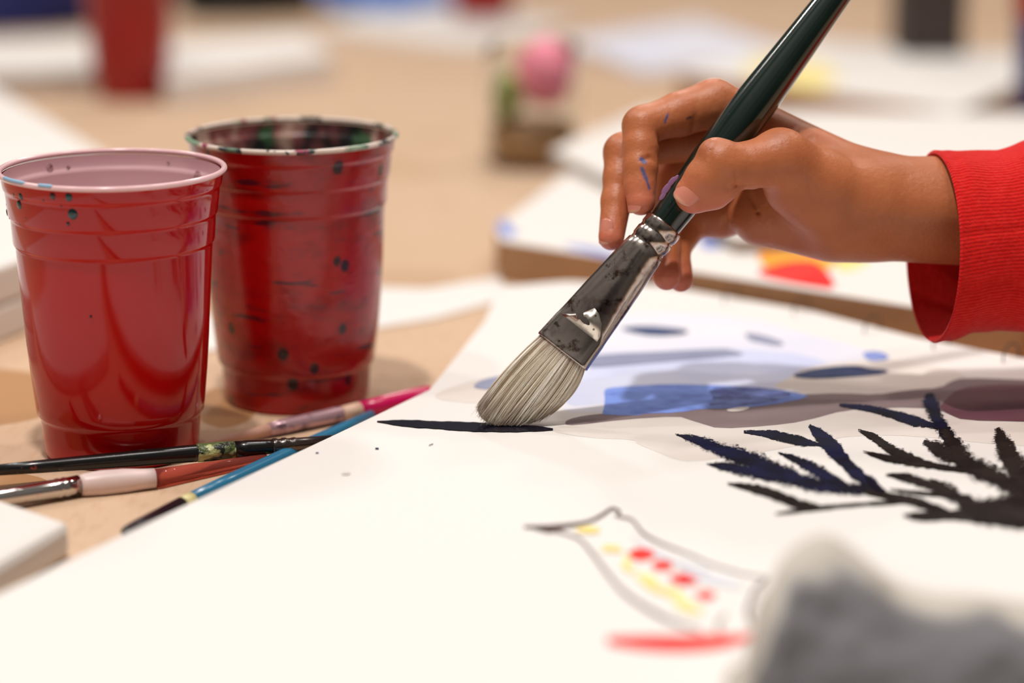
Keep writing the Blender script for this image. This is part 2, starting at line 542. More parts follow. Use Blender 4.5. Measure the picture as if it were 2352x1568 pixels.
def cup(name, x, y, sc, label, m_out, m_in, m_rim, level, m_water, group=None, wob=0.0, seed=0, lean=(0, 0), detail=True):
    t = thing(name, (x, y, 0), label, 'cup', group)
    prof = [(3.0 * i / 4, 0.12) for i in (0.001, 1, 2)] + CUP
    kw = dict(n=160 if detail else 48, sc=sc, wob=wob, seed=seed, lean=lean)
    v, f = rings_mesh(lathe(prof, x, y, 0, **kw))
    mk('cup_wall', v, f[:-1], m_out, t)
    inner = [(r - 0.07, z) for r, z in CUP[3:] if r > 3.1]
    inner = [(0.001, 0.3), (1.5, 0.3), (3.0, 0.3)] + inner
    v, f = rings_mesh(lathe(inner, x, y, 0, **kw))
    mk('lining', v, [q[::-1] for q in f[:-1]], m_in, t)
    rim = []
    for i in range(13):
        b = math.pi * 2 * i / 12
        rim.append((4.53 + 0.125 * math.cos(b), 11.84 + 0.115 * math.sin(b)))
    v, f = rings_mesh(lathe(rim, x, y, 0, **kw), closed_ends=False)
    mk('rim', v, f, m_rim, t)
    rl = np.interp(level, [p[1] for p in CUP[3:]], [p[0] for p in CUP[3:]]) - 0.02
    a = np.linspace(0, 2 * np.pi, 64, endpoint=False)
    if m_water is not None:
        g = lathe([(rl - .04, level - 0.4), (rl, level), (0.01, level)], x, y, 0, **kw)
        v, f = rings_mesh(g)
        w = mk('paint_water', v, f, m_water, None, origin=(x, y, (level - .4) * sc))
        return t, w
    return t, None


def on_cup(x, y, sc, ang, z, lean=(0, 0)):
    r = np.interp(z, [p[1] for p in CUP[3:]], [p[0] for p in CUP[3:]])
    return np.array([x + (r * math.cos(ang) + lean[0] * z) * sc, y + (r * math.sin(ang) + lean[1] * z) * sc, z * sc]), np.array([math.cos(ang), math.sin(ang), -0.12])


def dome(c, nrm, rx, ry, h, mat, parent, name, updir=(0, 0, 1)):
    nrm = np.array(nrm, float); nrm /= np.linalg.norm(nrm)
    up = np.array(updir, float); up -= nrm * (up @ nrm); up /= np.linalg.norm(up)
    s = np.cross(up, nrm)
    a = np.linspace(0, 2 * np.pi, 20, endpoint=False)
    rings = []
    for q in (1.0, 0.92, 0.75, 0.5, 0.25, 0.02):
        rings.append([c + nrm * (h * math.sqrt(max(0, 1 - q * q)) - 0.01) + q * (rx * math.cos(b) * s + ry * math.sin(b) * up) for b in a])
    v, f = rings_mesh(rings)
    return fix_normals(mk(name, v, f, mat, parent))


X1, Y1, S1 = -16.22, 107.7, 1.0
LEAN1 = (0.0, 0.0)
cup1, water1 = cup('plastic_cup', X1, Y1, S1, 'clean shiny red plastic cup with pale pink rim, nearest the camera at left', M['red_plastic'], M['lining'], M['rim_pink'], 9.75, M['murky'], wob=0.018, lean=LEAN1)
tag(water1, 'murky mauve rinse water filling the front red cup with pink rim', 'water')
X2, Y2, S2 = -9.6, 116.2, 1.0
cup2, water2 = cup('plastic_cup', X2, Y2, S2, 'paint-spattered red plastic cup with dark caked rim, behind the clean cup', M['red_stained'], M['lining_dark'], M['rim_speckled'], 9.6, M['murky_dark'], seed=1.3, wob=0.02)
tag(water2, 'dark dirty rinse water inside the paint-caked red cup', 'water')
stain([(-120, 850), (40, 845), (150, 880), (130, 950), (20, 975), (-120, 990)])
stain([(-120, 1075), (60, 1085), (130, 1110), (40, 1135), (-120, 1140)])
stain([(480, 880), (560, 905), (600, 950), (520, 990), (440, 960)])
# drops of paint on the front cup
for (px, py, rpx, m) in ((168, 490, 12, 'teal_drop'), (45, 471, 10, 'teal_drop'), (155, 512, 5, 'dark_drop'), (90, 826, 8, 'teal_drop'), (8, 488, 8, 'teal_drop'), (207, 728, 3, 'dark_drop'), (30, 448, 4, 'teal_drop'), (160, 447, 9, 'teal_drop'), (120, 446, 8, 'dark_drop'), (48, 450, 8, 'teal_drop'), (60, 500, 3, 'dark_drop'), (15, 470, 3, 'dark_drop'), (8, 510, 3, 'dark_drop'), (100, 462, 3, 'dark_drop'), (140, 472, 3, 'dark_drop'), (44, 515, 3, 'dark_drop')):
    # find the point of the cup's wall on this sight line
    best = None
    for ang in np.linspace(-math.pi, 0, 181):
        for z in np.linspace(1, 11.5, 106):
            c, nn = on_cup(X1, Y1, S1, ang, z, LEAN1)
            d = c - np.array([0, 0, HC]); dep = d[1] * CT - d[2] * ST
            q = ((1176 + FPX * d[0] / dep - px) ** 2 + (784 - FPX * (d[1] * ST + d[2] * CT) / dep - py) ** 2)
            if best is None or q < best[0]: best = (q, c, nn)
    tall = 1.5 if py > 800 else 1.1
    dome(best[1], best[2], rpx / 57, rpx / 57 * tall, rpx / 57 * 0.35, M[m], cup1, 'paint_drop')
for ang, z, r in ((2.35, 11.35, .17), (2.15, 11.25, .10), (0.75, 11.0, .24), (1.15, 11.4, .08)):
    c, nn = on_cup(X1, Y1, S1, ang, z, LEAN1)
    dome(c - nn * 0.08, -nn, r, r * 1.1, r * 0.5, M['water_drop'], cup1, 'water_drop')
for b0, b1, m in ((-2.62, -2.25, 'cyan_paint'), (-2.1, -1.95, 'cyan_paint')):
    pts = [(X1 + LEAN1[0] * 11.9 + 4.60 * math.cos(b), Y1 + 4.60 * math.sin(b), 11.92) for b in np.linspace(b0, b1, 12)]
    v, f = tube(pts, [0.02] + [0.075] * 10 + [0.02], 10)
    mk('rim_smear', v, f, M[m], cup1)

FX, FY = at(303, 205)[:2]
cup('plastic_cup', -29.3, 206, 0.82, 'blurred red plastic cup far back at upper left of the table', M['far_red'], M['lining'], M['rim_pink'], 5, None, detail=False)
c4 = at(1108, 62)
cup('plastic_cup', c4[0], c4[1] + 3, 0.82, 'small far red plastic cup at the top middle edge of the photo', M['far_red'], M['lining'], M['rim_pink'], 5, None, detail=False)

# ------------------------------------------------------------------ drawing pad with its painting
ZP = 1.5
pad_px = [(0, 1360), (985, 895), (1110, 740), (1150, 657), (1300, 645), (1520, 655), (1865, 714), (2108, 775), (2352, 822)]
pp = [tuple(at(px, py, ZP)[:2]) for px, py in pad_px]
d0 = np.array(pp[0]) - np.array(pp[1]); d0 /= np.linalg.norm(d0)
near_left = tuple(np.array(pp[0]) + d0 * 18)
d1 = np.array(pp[-1]) - np.array(pp[-2]); d1 /= np.linalg.norm(d1)
far_right = tuple(np.array(pp[-1]) + d1 * 14)
poly = [near_left] + pp[1:] + [far_right, (far_right[0] + 2, near_left[1] - 4)]
pad = thing('drawing_pad', (5, 100, 0), 'large white drawing pad with dark branch painting under the brush', 'drawing pad')
slab('page_stack', poly, 1.0, ZP, M['paper'], pad, 0.05)
# a thinner board the pad lies on, set back under it
cx0 = np.mean([p[0] for p in poly]); cy0 = np.mean([p[1] for p in poly])
inner = [(cx0 + (x - cx0) * 0.74, cy0 + (y - cy0) * 0.80) for x, y in poly]
slab('backing_board', inner, 0.0, 1.0, M['board_edge'], pad, 0.05)
# binding rings along the far edge
for px, py in ((1690, 690), (1850, 716), (2012, 758), (2170, 794), (2330, 824)):
    c = at(px, py, ZP)
    a = np.linspace(0, 2 * np.pi, 25)
    ax = np.array([d1[0], d1[1], 0]); nx = np.array([-d1[1], d1[0], 0])
    pts = [c - nx * 0.3 + nx * (0.65 * math.cos(b)) + np.array([0, 0, 0.62 * math.sin(b) + 0.15]) for b in a]
    v, f = tube(pts, [0.035] * 25, 6)
    mk('binding_ring', v, f, M['wire'], pad)


def px_poly(name, pts, z, mat, parent, lift=0.0):
    """a closed painted patch lying on the level z; pts are picture points of its outline"""
    pts = smooth_closed(pts)
    v = [at(x, y, z) for x, y in pts]
    n = len(v)
    vv = np.array([p + np.array([0, 0, lift]) for p in v])
    bm = bmesh.new()
    org = base_of(parent)
    bv = [bm.verts.new(tuple((p - org) * CM)) for p in vv]
    fc = bm.faces.new(bv)
    bmesh.ops.triangulate(bm, faces=[fc])
    bmesh.ops.recalc_face_normals(bm, faces=bm.faces)
    me = bpy.data.meshes.new(name); bm.to_mesh(me); bm.free()
    me.materials.append(mat)
    if me.polygons[0].normal.z < 0: me.flip_normals()
    o = bpy.data.objects.new(name, me); COL.objects.link(o); o.parent = parent
    return o


def catmull(pts, n=8):
    p = np.array(pts, float)
    p = np.vstack([2 * p[0] - p[1], p, 2 * p[-1] - p[-2]])
    out = []
    for i in range(1, len(p) - 2):
        for t in np.linspace(0, 1, n, endpoint=False):
            out.append(0.5 * ((2 * p[i]) + (-p[i - 1] + p[i + 1]) * t + (2 * p[i - 1] - 5 * p[i] + 4 * p[i + 1] - p[i + 2]) * t * t + (-p[i - 1] + 3 * p[i] - 3 * p[i + 1] + p[i + 2]) * t ** 3))
    out.append(p[-2])
    return np.array(out)


def strokes(name, lst, z, mat, parent, rag=0.0, fat=1.0, dry=()):
    """ribbons: each stroke is [(x, y, halfwidth), ...] in picture points, laid on the level z"""
    V, F, Bd = [], [], []
    for si, st in enumerate(lst):
        c = catmull(st, 10)
        dr = si in dry
        c[:, 2] *= 1.35 if dr else 1.0
        xy, hw = c[:, :2], np.maximum(c[:, 2] * fat, 0.6)
        t = np.gradient(xy, axis=0); t /= np.linalg.norm(t, axis=1)[:, None] + 1e-9
        nn = np.stack([-t[:, 1], t[:, 0]], 1)
        cols = np.linspace(-1, 1, 13)
        base = len(V)
        for i in range(len(xy)):
            w = hw[i] * (1 + rag * mnoise.noise(Vector((i * 0.37, si * 3.1, 0.5))))
            endf = min(1.0, min(i, len(xy) - 1 - i) / 5.0)
            for q in cols:
                p = xy[i] + nn[i] * w * q
                V.append(at(p[0], p[1], z + 0.0012 * si))
                e = 1 - abs(q)
                Bd.append((min(0.97, 0.10 + e * 1.15) if dr else min(1.0, 0.12 + e * 2.2)) * (0.72 + 0.28 * min(1.0, endf * 1.6)))
        m = len(cols)
        for i in range(len(xy) - 1):
            for j in range(m - 1):
                a = base + i * m + j
                F.append((a, a + 1, a + 1 + m, a + m))
    o = mk(name, V, F, mat, parent)
    attr(o, 'body', Bd)
    return o


def c5(pts): return [(1500 + x / 2.76, 840 + y / 2.76, h / 2.76) for x, y, h in pts]
def c6(pts): return [(1150 + p[0] / 1.957, 840 + p[1] / 1.957) + tuple(h / 1.957 for h in p[2:]) for p in pts]
def c1(pts): return [(1400 + x / 2.47, 560 + y / 2.47) for x, y in pts]


Z = ZP
px_poly('lavender_wash', [(1300, 780), (1400, 722), (1500, 715), (1700, 725), (1850, 765), (1990, 800), (2050, 850), (1950, 880), (1800, 905), (1600, 930), (1400, 946), (1280, 948), (1320, 905), (1340, 850)], Z + .004, M['w_lav'], pad)
px_poly('pale_wash', c6([(200, 290), (300, 262), (560, 240), (800, 220), (960, 275), (1250, 262), (1560, 195), (1900, 185), (2080, 245), (2352, 255), (2500, 262), (2500, 365), (2352, 360), (2200, 350), (1880, 315), (1600, 310), (1380, 350), (1100, 400), (860, 432), (780, 420), (700, 385), (612, 350), (600, 330), (400, 325)]), Z + .006, M['w_pale'], pad)
px_poly('light_blue_wash', [(1340, 850), (1420, 820), (1560, 806), (1720, 800), (1860, 815), (1930, 850), (1840, 890), (1600, 890), (1400, 925), (1290, 935), (1320, 890)], Z + .005, M['w_lav2'], pad)
px_poly('pale_wash', [(993, 908), (1030, 890), (1090, 872), (1180, 862), (1240, 880), (1220, 930), (1090, 926), (1015, 920)], Z + .006, M['w_pale'], pad)
px_poly('pale_wash', c1([(1020, 760), (1100, 700), (1400, 660), (1700, 660), (2040, 740), (2000, 790), (1700, 830), (1500, 858), (1200, 845), (900, 815)]), Z + .006, M['w_pale'], pad)
px_poly('mauve_wash', c6([(300, 240), (380, 222), (480, 212), (640, 208), (760, 198), (1000, 176), (1200, 150), (1330, 128), (1540, 122), (1690, 130), (1830, 108), (1980, 98), (2020, 70), (2080, 52), (2352, 62), (2500, 70), (2500, 255), (2352, 250), (2080, 245), (2020, 220), (1960, 192), (1760, 186), (1560, 195), (1360, 250), (1200, 270), (980, 283), (900, 258), (840, 240), (800, 225), (560, 240), (330, 268), (285, 262)]), Z + .010, M['w_mauve'], pad)
px_poly('purple_wash', c6([(2000, 150), (2060, 100), (2200, 85), (2352, 85), (2500, 90), (2500, 255), (2352, 250), (2080, 243), (2020, 220), (1970, 190)]), Z + .014, M['w_purple'], pad)
px_poly('blue_wash', c6([(464, 108), (490, 98), (560, 92), (760, 80), (1000, 88), (1200, 98), (1330, 120), (1400, 140), (1200, 178), (1040, 190), (900, 192), (800, 210), (640, 214), (625, 222), (540, 222), (462, 219), (456, 212), (466, 180), (468, 140)]), Z + .018, M['w_blue'], pad)
px_poly('deep_blue_wash', c6([(930, 100), (1080, 92), (1250, 104), (1320, 125), (1240, 160), (1060, 184), (930, 186), (960, 150)]), Z + .022, M['w_deepblue'], pad)
px_poly('slate_stroke', c1([(-140, 640), (0, 622), (250, 612), (640, 590), (700, 600), (780, 628), (600, 645), (300, 668), (0, 695), (-140, 700)]), Z + .026, M['w_slate'], pad)
px_poly('slate_stroke', c1([(760, 500), (870, 515), (1000, 560), (960, 580), (860, 560), (790, 545)]), Z + .026, M['w_slate'], pad)
px_poly('navy_stroke', c1([(50, 475), (200, 462), (380, 478), (450, 490), (430, 512), (250, 522), (120, 500)]), Z + .030, M['w_navy'], pad)
px_poly('navy_stroke', c1([(1035, 738), (1180, 705), (1300, 690), (1420, 688), (1470, 705), (1590, 715), (1560, 735), (1440, 748), (1200, 764), (1060, 758)]), Z + .030, M['w_navy'], pad)
px_poly('navy_stroke', [(1085, 885), (1110, 870), (1160, 860), (1200, 868), (1150, 893), (1100, 893)], Z + .030, M['w_slate'], pad)
px_poly('periwinkle_dab', c1([(1430, 615), (1500, 605), (1570, 620), (1590, 650), (1500, 665), (1460, 655)]), Z + .030, M['w_periwinkle'], pad)
px_poly('pale_wash', c6([(1010, 196), (1060, 186), (1115, 182), (1120, 190), (1080, 203), (1030, 206)]), Z + .032, M['w_pale'], pad)

navy = [c5(s) for s in (
    [(140, 430, 3), (280, 470, 26), (430, 530, 38), (620, 600, 48), (760, 660, 50), (950, 730, 44), (1150, 765, 36), (1330, 785, 26), (1460, 800, 20)],
    [(340, 618, 4), (480, 640, 26), (620, 665, 34), (760, 700, 32), (860, 715, 10)],
    [(790, 545, 3), (900, 590, 22), (1010, 645, 30), (1130, 710, 24), (1240, 755, 8)],
    [(990, 375, 12), (1060, 440, 38), (1140, 520, 46), (1210, 600, 40), (1300, 690, 38), (1400, 760, 38), (1470, 800, 14)],
    [(575, 415, 8), (720, 428, 22), (850, 455, 32), (960, 480, 22), (1050, 495, 8)],
    [(1180, 245, 10), (1350, 265, 18), (1500, 300, 26), (1650, 345, 30), (1790, 380, 16)],
    [(1752, 170, 20), (1760, 230, 44), (1790, 310, 36), (1840, 400, 36), (1920, 520, 40)],
)]
black = [c5(s) for s in (
    [(470, 742, 4), (600, 765, 24), (720, 795, 34), (850, 845, 30), (960, 880, 28), (1070, 892, 12)],
    [(770, 935, 3), (930, 912, 12), (1070, 895, 14), (1300, 875, 11), (1540, 860, 12), (1660, 850, 12)],
    [(1340, 795, 14), (1500, 822, 26), (1640, 850, 30), (1760, 890, 26), (1870, 918, 16)],
    [(1585, 942, 6), (1700, 950, 30), (1900, 940, 32), (2100, 958, 42), (2352, 985, 46), (2600, 1000, 50)],
    [(1840, 400, 24), (1900, 490, 44), (2000, 620, 60), (2150, 690, 52), (2352, 790, 56), (2550, 860, 60)],
    [(1715, 475, 16), (1810, 525, 44), (1900, 575, 44), (2010, 630, 36)],
    [(1300, 402, 5), (1400, 450, 24), (1500, 520, 32), (1600, 580, 44), (1700, 612, 26), (1850, 640, 18), (2010, 662, 14)],
    [(1330, 538, 2), (1440, 570, 18), (1540, 590, 24), (1640, 598, 20)],
    [(1470, 682, 6), (1600, 705, 24), (1720, 740, 27), (1840, 785, 22)],
    [(1500, 778, 3), (1680, 800, 11), (1840, 815, 12), (1920, 832, 8)],
    [(1755, 715, 8), (1850, 780, 40), (1950, 840, 42), (2050, 905, 56), (2160, 960, 56)],
    [(2185, 390, 16), (2220, 490, 52), (2290, 620, 62), (2352, 720, 66), (2440, 820, 70)],
    [(2040, 905, 40), (2140, 890, 56), (2250, 880, 70), (2400, 860, 90)],
    [(2060, 940, 30), (2200, 935, 60), (2400, 920, 80)],
)]
strokes('navy_leaf_strokes', navy, Z + .040, M['ink_navy'], pad, rag=0.25, fat=1.22, dry=(0, 1, 2, 6))
strokes('black_branch_strokes', black, Z + .062, M['ink_black'], pad, rag=0.25, fat=1.12, dry=(4, 5, 8, 10, 11, 12, 13))
o = strokes('wet_ink_stroke', [[(866, 967, 1.2), (930, 971, 7.5), (1000, 975, 9), (1080, 979, 10), (1150, 982, 9), (1220, 983, 7), (1270, 985, 2)]], Z + .040, M['ink_wet'], pad, rag=0.15)
strokes('wet_ink_stroke', [[(1990, 1093, 3), (2004, 1108, 6), (2018, 1122, 7), (2032, 1128, 4)]], Z + .085, M['ink_wet'], pad)
strokes('fish_outline', [c6(s) for s in (
    [(105, 722, 5), (240, 722, 10), (380, 702, 7), (450, 672, 7), (500, 640, 6), (535, 655, 5), (515, 676, 4)],
    [(150, 728, 4), (230, 738, 10), (300, 716, 4)])], Z + .04, M['f_brown'], pad)
strokes('fish_outline', [c6(s) for s in (
    [(240, 738, 4), (350, 775, 5), (420, 850, 7), (480, 930, 8), (560, 1020, 9), (680, 1100, 9), (800, 1160, 8), (910, 1195, 5)],
    [(525, 674, 4), (590, 690, 5), (640, 750, 6), (720, 795, 5), (860, 850, 4), (950, 890, 3), (1080, 930, 3), (1200, 950, 2)],
    [(1190, 955, 4), (1140, 1010, 8), (1110, 1100, 9), (1125, 1160, 6)],
    [(1015, 1110, 4), (978, 1160, 8), (985, 1200, 8), (1010, 1230, 6)])], Z + .045, M['f_grey'], pad)
strokes('fish_outline', [c6([(590, 765, 6), (680, 830, 9), (800, 880, 9), (940, 920, 7)]), c6([(800, 905, 5), (900, 945, 14), (1020, 972, 16), (1090, 990, 6)])], Z + .04, M['f_blue'], pad)
strokes('yellow_dabs', [c6(s) for s in (
    [(340, 735, 8), (400, 735, 16), (445, 738, 8)], [(455, 818, 10), (500, 818, 14), (545, 828, 8)],
    [(575, 850, 10), (560, 895, 16), (600, 920, 12)],
    [(610, 940, 10), (670, 965, 28), (700, 1000, 14), (780, 1020, 20), (820, 1070, 26), (905, 1105, 10)])], Z + .048, M['f_yellow'], pad)
for one in [c6(s) for s in (
    [(575, 845, 12), (630, 845, 28), (690, 843, 12)], [(680, 893, 10), (725, 895, 22), (772, 898, 10)],
    [(762, 950, 10), (820, 958, 25), (882, 962, 10)], [(878, 1025, 8), (920, 1028, 20), (964, 1028, 8)],
    [(480, 1232, 16), (640, 1242, 30), (830, 1246, 34), (1000, 1235, 28), (1130, 1212, 10)])]:
    strokes('red_dab', [one], Z + .05, M['f_red'], pad)
for one in [[(985, 1022, .7), (995, 1018, .7)], [(862, 1029, 1.5), (870, 1029, 1.5)], [(725, 1039, 1), (732, 1039, 1)]]:
    strokes('pencil_mark', [one], Z + .04, M['w_navy'], pad)
px_poly('drip_spot', [(782, 1087), (795, 1083), (808, 1086), (796, 1090)], Z + .04, M['w_pale'], pad)

# ------------------------------------------------------------------ other canvases and papers
# canvas at lower left
ZC = 1.4
c = at(161, 1196, ZC)[:2]; a1 = at(0, 1142, ZC)[:2]; b1 = at(0, 1290, ZC)[:2]
u1 = (a1 - c) / np.linalg.norm(a1 - c); u2 = (b1 - c) / np.linalg.norm(b1 - c)
cv = thing('stretched_canvas', (c[0] - 8, c[1] - 5, 0), 'blank white stretched canvas with thick side at the lower left corner', 'canvas')
slab('canvas_cloth', [tuple(c), tuple(c + u1 * 30), tuple(c + u1 * 30 + u2 * 22), tuple(c + u2 * 22)], 0, ZC, M['canvas'], cv, 0.35)
# raised white canvases at the left edge behind the clean cup
zt = 3.7
q = [at(-110, 140, zt), at(430, 463, zt), at(-500, 787, zt), at(-900, 420, zt)]
for z0, z1, lab in ((0, 1.8, 'lower white canvas of the pair at the left edge behind the cups'), (1.85, 3.7, 'upper white canvas of the pair at the left edge behind the cups')):
    cx_, cy_ = np.mean([p[0] for p in q]), np.mean([p[1] for p in q])
    t = thing('stretched_canvas', (cx_, cy_, z0), lab, 'canvas')
    slab('canvas_cloth', [tuple(p[:2]) for p in q], z0, z1, M['canvas'], t, 0.2)
# strip of white paper behind the cups
o = slab('white_paper', [tuple(at(x, y)[:2]) for x, y in ((440, 735), (620, 700), (850, 664), (980, 668), (1150, 640), (1165, 690), (1000, 735), (880, 755), (620, 790), (440, 815))], 0, 0.12, M['paper'], None, 0)
tag(o, 'torn strip of white paper lying flat behind the two red cups', 'paper')


def canvas_thing(pxs, z0, z1, label, m_top, m_side, name='painted_canvas', cat='canvas', bev=0.15):
    q = [at(x, y, z1) for x, y in pxs]
    cx_, cy_ = np.mean([p[0] for p in q]), np.mean([p[1] for p in q])
    t = thing(name, (cx_, cy_, z0), label, cat)
    slab('side', [tuple(p[:2]) for p in q], z0, z1 - 0.06, m_side, t, 0)
    slab('top_face', [tuple(p[:2]) for p in q], z1 - 0.06, z1, m_top, t, 0.02)
    return t


pal = canvas_thing([(1150, 553), (2600, 784), (2750, 480), (1330, 375), (1138, 522)], 0, 2.2, 'tan-sided canvas with blue-edged white top behind the hand', M['canvas'], M['board_edge'])
zq = 2.21
px_poly('blue_edge_paint', [(1138, 514), (1150, 538), (1180, 545), (1190, 530), (1165, 515), (1160, 500)], zq, M['w_periwinkle'], pal)
px_poly('blue_edge_paint', [(1280, 562), (1380, 588), (1440, 600), (1400, 578), (1330, 562)], zq, M['w_periwinkle'], pal)
px_poly('blue_edge_paint', [(1600, 545), (1660, 535), (1690, 560), (1620, 580)], zq, M['w_periwinkle'], pal)
px_poly('orange_paint', [(1745, 560), (1850, 560), (1930, 590), (1900, 625), (1820, 630), (1740, 610)], zq, M['f_orange'], pal)
px_poly('red_paint', [(1800, 600), (1870, 595), (1900, 620), (1925, 665), (1850, 655), (1770, 640), (1730, 625)], zq + .02, M['f_red'], pal)
px_poly('yellow_paint', [(1900, 560), (1990, 560), (2000, 610), (1920, 630)], zq, M['f_yellow'], pal)
c2 = canvas_thing([(1265, 345), (1690, 548), (2750, 520), (2750, 262), (1480, 250)], 2.22, 3.0, 'thin white board farther back behind the fingers and wrist', M['canvas'], M['grey_edge'])
c3 = canvas_thing([(1560, 168), (2200, 255), (2480, 130), (1850, 90)], 0, 2.2, 'white canvas with yellow paint patch, far back at right', M['canvas'], M['board_edge'])
px_poly('yellow_paint', [(1760, 130), (1900, 145), (1930, 185), (1880, 212), (1740, 185), (1700, 150)], 2.21, M['f_yellow'], c3)
c4_ = canvas_thing([(1290, 90), (1480, 165), (1830, 118), (1600, 45)], 0, 0.8, 'lavender-white sheets stacked far back at top centre', M['w_lav'], M['canvas'], 'paper_stack', 'paper')
c5_ = canvas_thing([(385, 184), (765, 130), (700, 74), (330, 98)], 0, 2.0, 'white canvas lying behind the far red cup', M['canvas'], M['canvas'])
c6_ = canvas_thing([(-300, 180), (225, 160), (250, 82), (-200, 100)], 0, 1.6, 'grey-white canvas at the far upper left edge', M['canvas'], M['grey_edge'])
c7_ = canvas_thing([(720, 62), (1080, 108), (1320, 55), (950, -5)], 0, 0.6, 'white sheets far back beneath the top middle red cup', M['canvas'], M['canvas'], 'paper_stack', 'paper')


def lump(name, px0, px1, py_base, hgt, mat, label, cat, dy=8, seed=0):
    a = at(px0, py_base); b = at(px1, py_base)
    cx_, cy_ = (a[0] + b[0]) / 2, a[1] + dy / 2
    rx, ry = (b[0] - a[0]) / 2, dy / 2
    rings = []
    for s in np.linspace(0, 1, 9):
        r = (1 - s ** 3) ** 0.5 if s < 1 else 0.02
        aa = np.linspace(0, 2 * np.pi, 32, endpoint=False)
        w = 1 + 0.12 * np.sin(3 * aa + seed + 4 * s) + 0.06 * np.sin(7 * aa + seed * 2)
        rings.append(np.stack([cx_ + rx * r * w * np.cos(aa), cy_ + ry * r * w * np.sin(aa), np.full(32, hgt * s)], 1))
    v, f = rings_mesh(rings)
    o = fix_normals(mk(name, v, f, mat))
    return tag(o, label, cat)


lump('folded_cloth', -260, 215, 78, 9, M['navy_cloth'], 'dark navy cloth heaped at the top left corner of the table', 'cloth', 14, 1)
lump('folded_cloth', 400, 700, 44, 8, M['black_cloth'], 'black cloth bundle beside the far red cup at the top edge', 'cloth', 12, 2)
o = slab('blue_card', [tuple(at(x, y)[:2]) for x, y in ((690, -40), (750, 26), (900, 46), (1040, 22), (980, -60))], .62, .9, M['sky_blue'], None, 0)
tag(o, 'bright blue card lying on white sheets at the top edge', 'card')

# dark box, white sheet holder, blue and red cup at the right edge
a = at(2074, 128, 2.2); b = at(2216, 128, 2.2)
bx = thing('dark_box', ((a[0] + b[0]) / 2, a[1] + 4, 0), 'tall dark brown box standing far back at upper right', 'box')
v, f = box_verts(((a[0] + b[0]) / 2, a[1] + 4, 0), b[0] - a[0], 8, 12)
bevel(mk('carton', v, f, M['box_dark'], bx, smooth=False), 0.2)
v, f = box_verts(((a[0] + b[0]) / 2, a[1] + 4, 12), b[0] - a[0] + 0.4, 8.4, 1.2)
mk('lid', v, f, M['box_dark'], bx, smooth=False)
a = at(2320, 330)
tb = thing('blue_tumbler', (a[0] + 3.5, a[1], 0), 'blue tumbler with red upper part, cut off by the right edge', 'cup')
prof = [(0.01, 0), (2.9, 0), (3.1, .3), (3.5, 8.3), (3.55, 8.6)]
v, f = rings_mesh([[(a[0] + 3.5 + r * math.cos(t), a[1] + r * math.sin(t), z) for t in np.linspace(0, 2 * np.pi, 40, endpoint=False)] for r, z in prof])
mk('tumbler_body', v, f, M['blue_plastic'], tb)
prof = [(3.55, 8.6), (3.7, 9.0), (3.75, 12.5), (3.6, 13), (.01, 13.1)]
v, f = rings_mesh([[(a[0] + 3.5 + r * math.cos(t), a[1] + r * math.sin(t), z) for t in np.linspace(0, 2 * np.pi, 40, endpoint=False)] for r, z in prof])
mk('lid', v, f, M['far_red'], tb)

# jar with water and coloured things in it
J = at(1222, 378); JX, JY = J[0], J[1]
jar = thing('glass_jar', (JX, JY, 0), 'blurred clear glass jar with pink and green contents behind the cups', 'jar')
prof = [(0.01, 0), (2.7, 0), (3.0, .3), (3.1, 1), (3.1, 6.6), (2.95, 7.2), (2.95, 8.0), (2.85, 8.0), (2.85, 7.2), (3.0, 6.5), (3.0, 1), (2.8, .35), (.01, .3)]
v, f = rings_mesh([[(JX + r * math.cos(t), JY + r * math.sin(t), z) for t in np.linspace(0, 2 * np.pi, 48, endpoint=False)] for r, z in prof])
fix_normals(mk('jar_wall', v, f, M['glass'], jar))


def blob(name, c, rx, ry, rz, mat, label, cat, seed=0):
    rings = []
    for s in np.linspace(0.02, np.pi - 0.02, 14):
        aa = np.linspace(0, 2 * np.pi, 24, endpoint=False)
        w = 1 + 0.13 * np.sin(3 * aa + seed + 3 * s) * math.sin(s)
        rings.append(np.stack([c[0] + rx * math.sin(s) * w * np.cos(aa), c[1] + ry * math.sin(s) * w * np.sin(aa), np.full(24, c[2] - rz * math.cos(s))], 1))
    v, f = rings_mesh(rings)
    return tag(fix_normals(mk(name, v, f, mat)), label, cat)


v, f = rings_mesh([[(JX + r * math.cos(t), JY + r * math.sin(t), z) for t in np.linspace(0, 2 * np.pi, 32, endpoint=False)] for r, z in ((.01, .42), (2.6, .42), (2.75, .8), (2.75, 2.8), (.01, 2.8))])
tag(mk('brown_sponge', v, f, M['brown_water']), 'brown mass filling the bottom of the blurred glass jar', 'sponge')
blob('pink_sponge', (JX + 0.9, JY - 0.3, 6.2), 1.9, 1.7, 2.3, M['pink'], 'pink blob at the top of the blurred glass jar', 'sponge', 1)
blob('green_sponge', (JX - 1.6, JY - 0.4, 4.6), 1.0, 1.5, 1.75, M['olive'], 'olive green blob at the left inside the blurred glass jar', 'sponge', 2)

# ------------------------------------------------------------------ brushes lying at the left
def swept(name, p0, p1, st, mat, parent, n=20):
    pts, rr = lerp_path(p0, p1, st)
    v, f = tube(pts, rr, n)
    return fix_normals(mk(name, v, f, mat, parent))


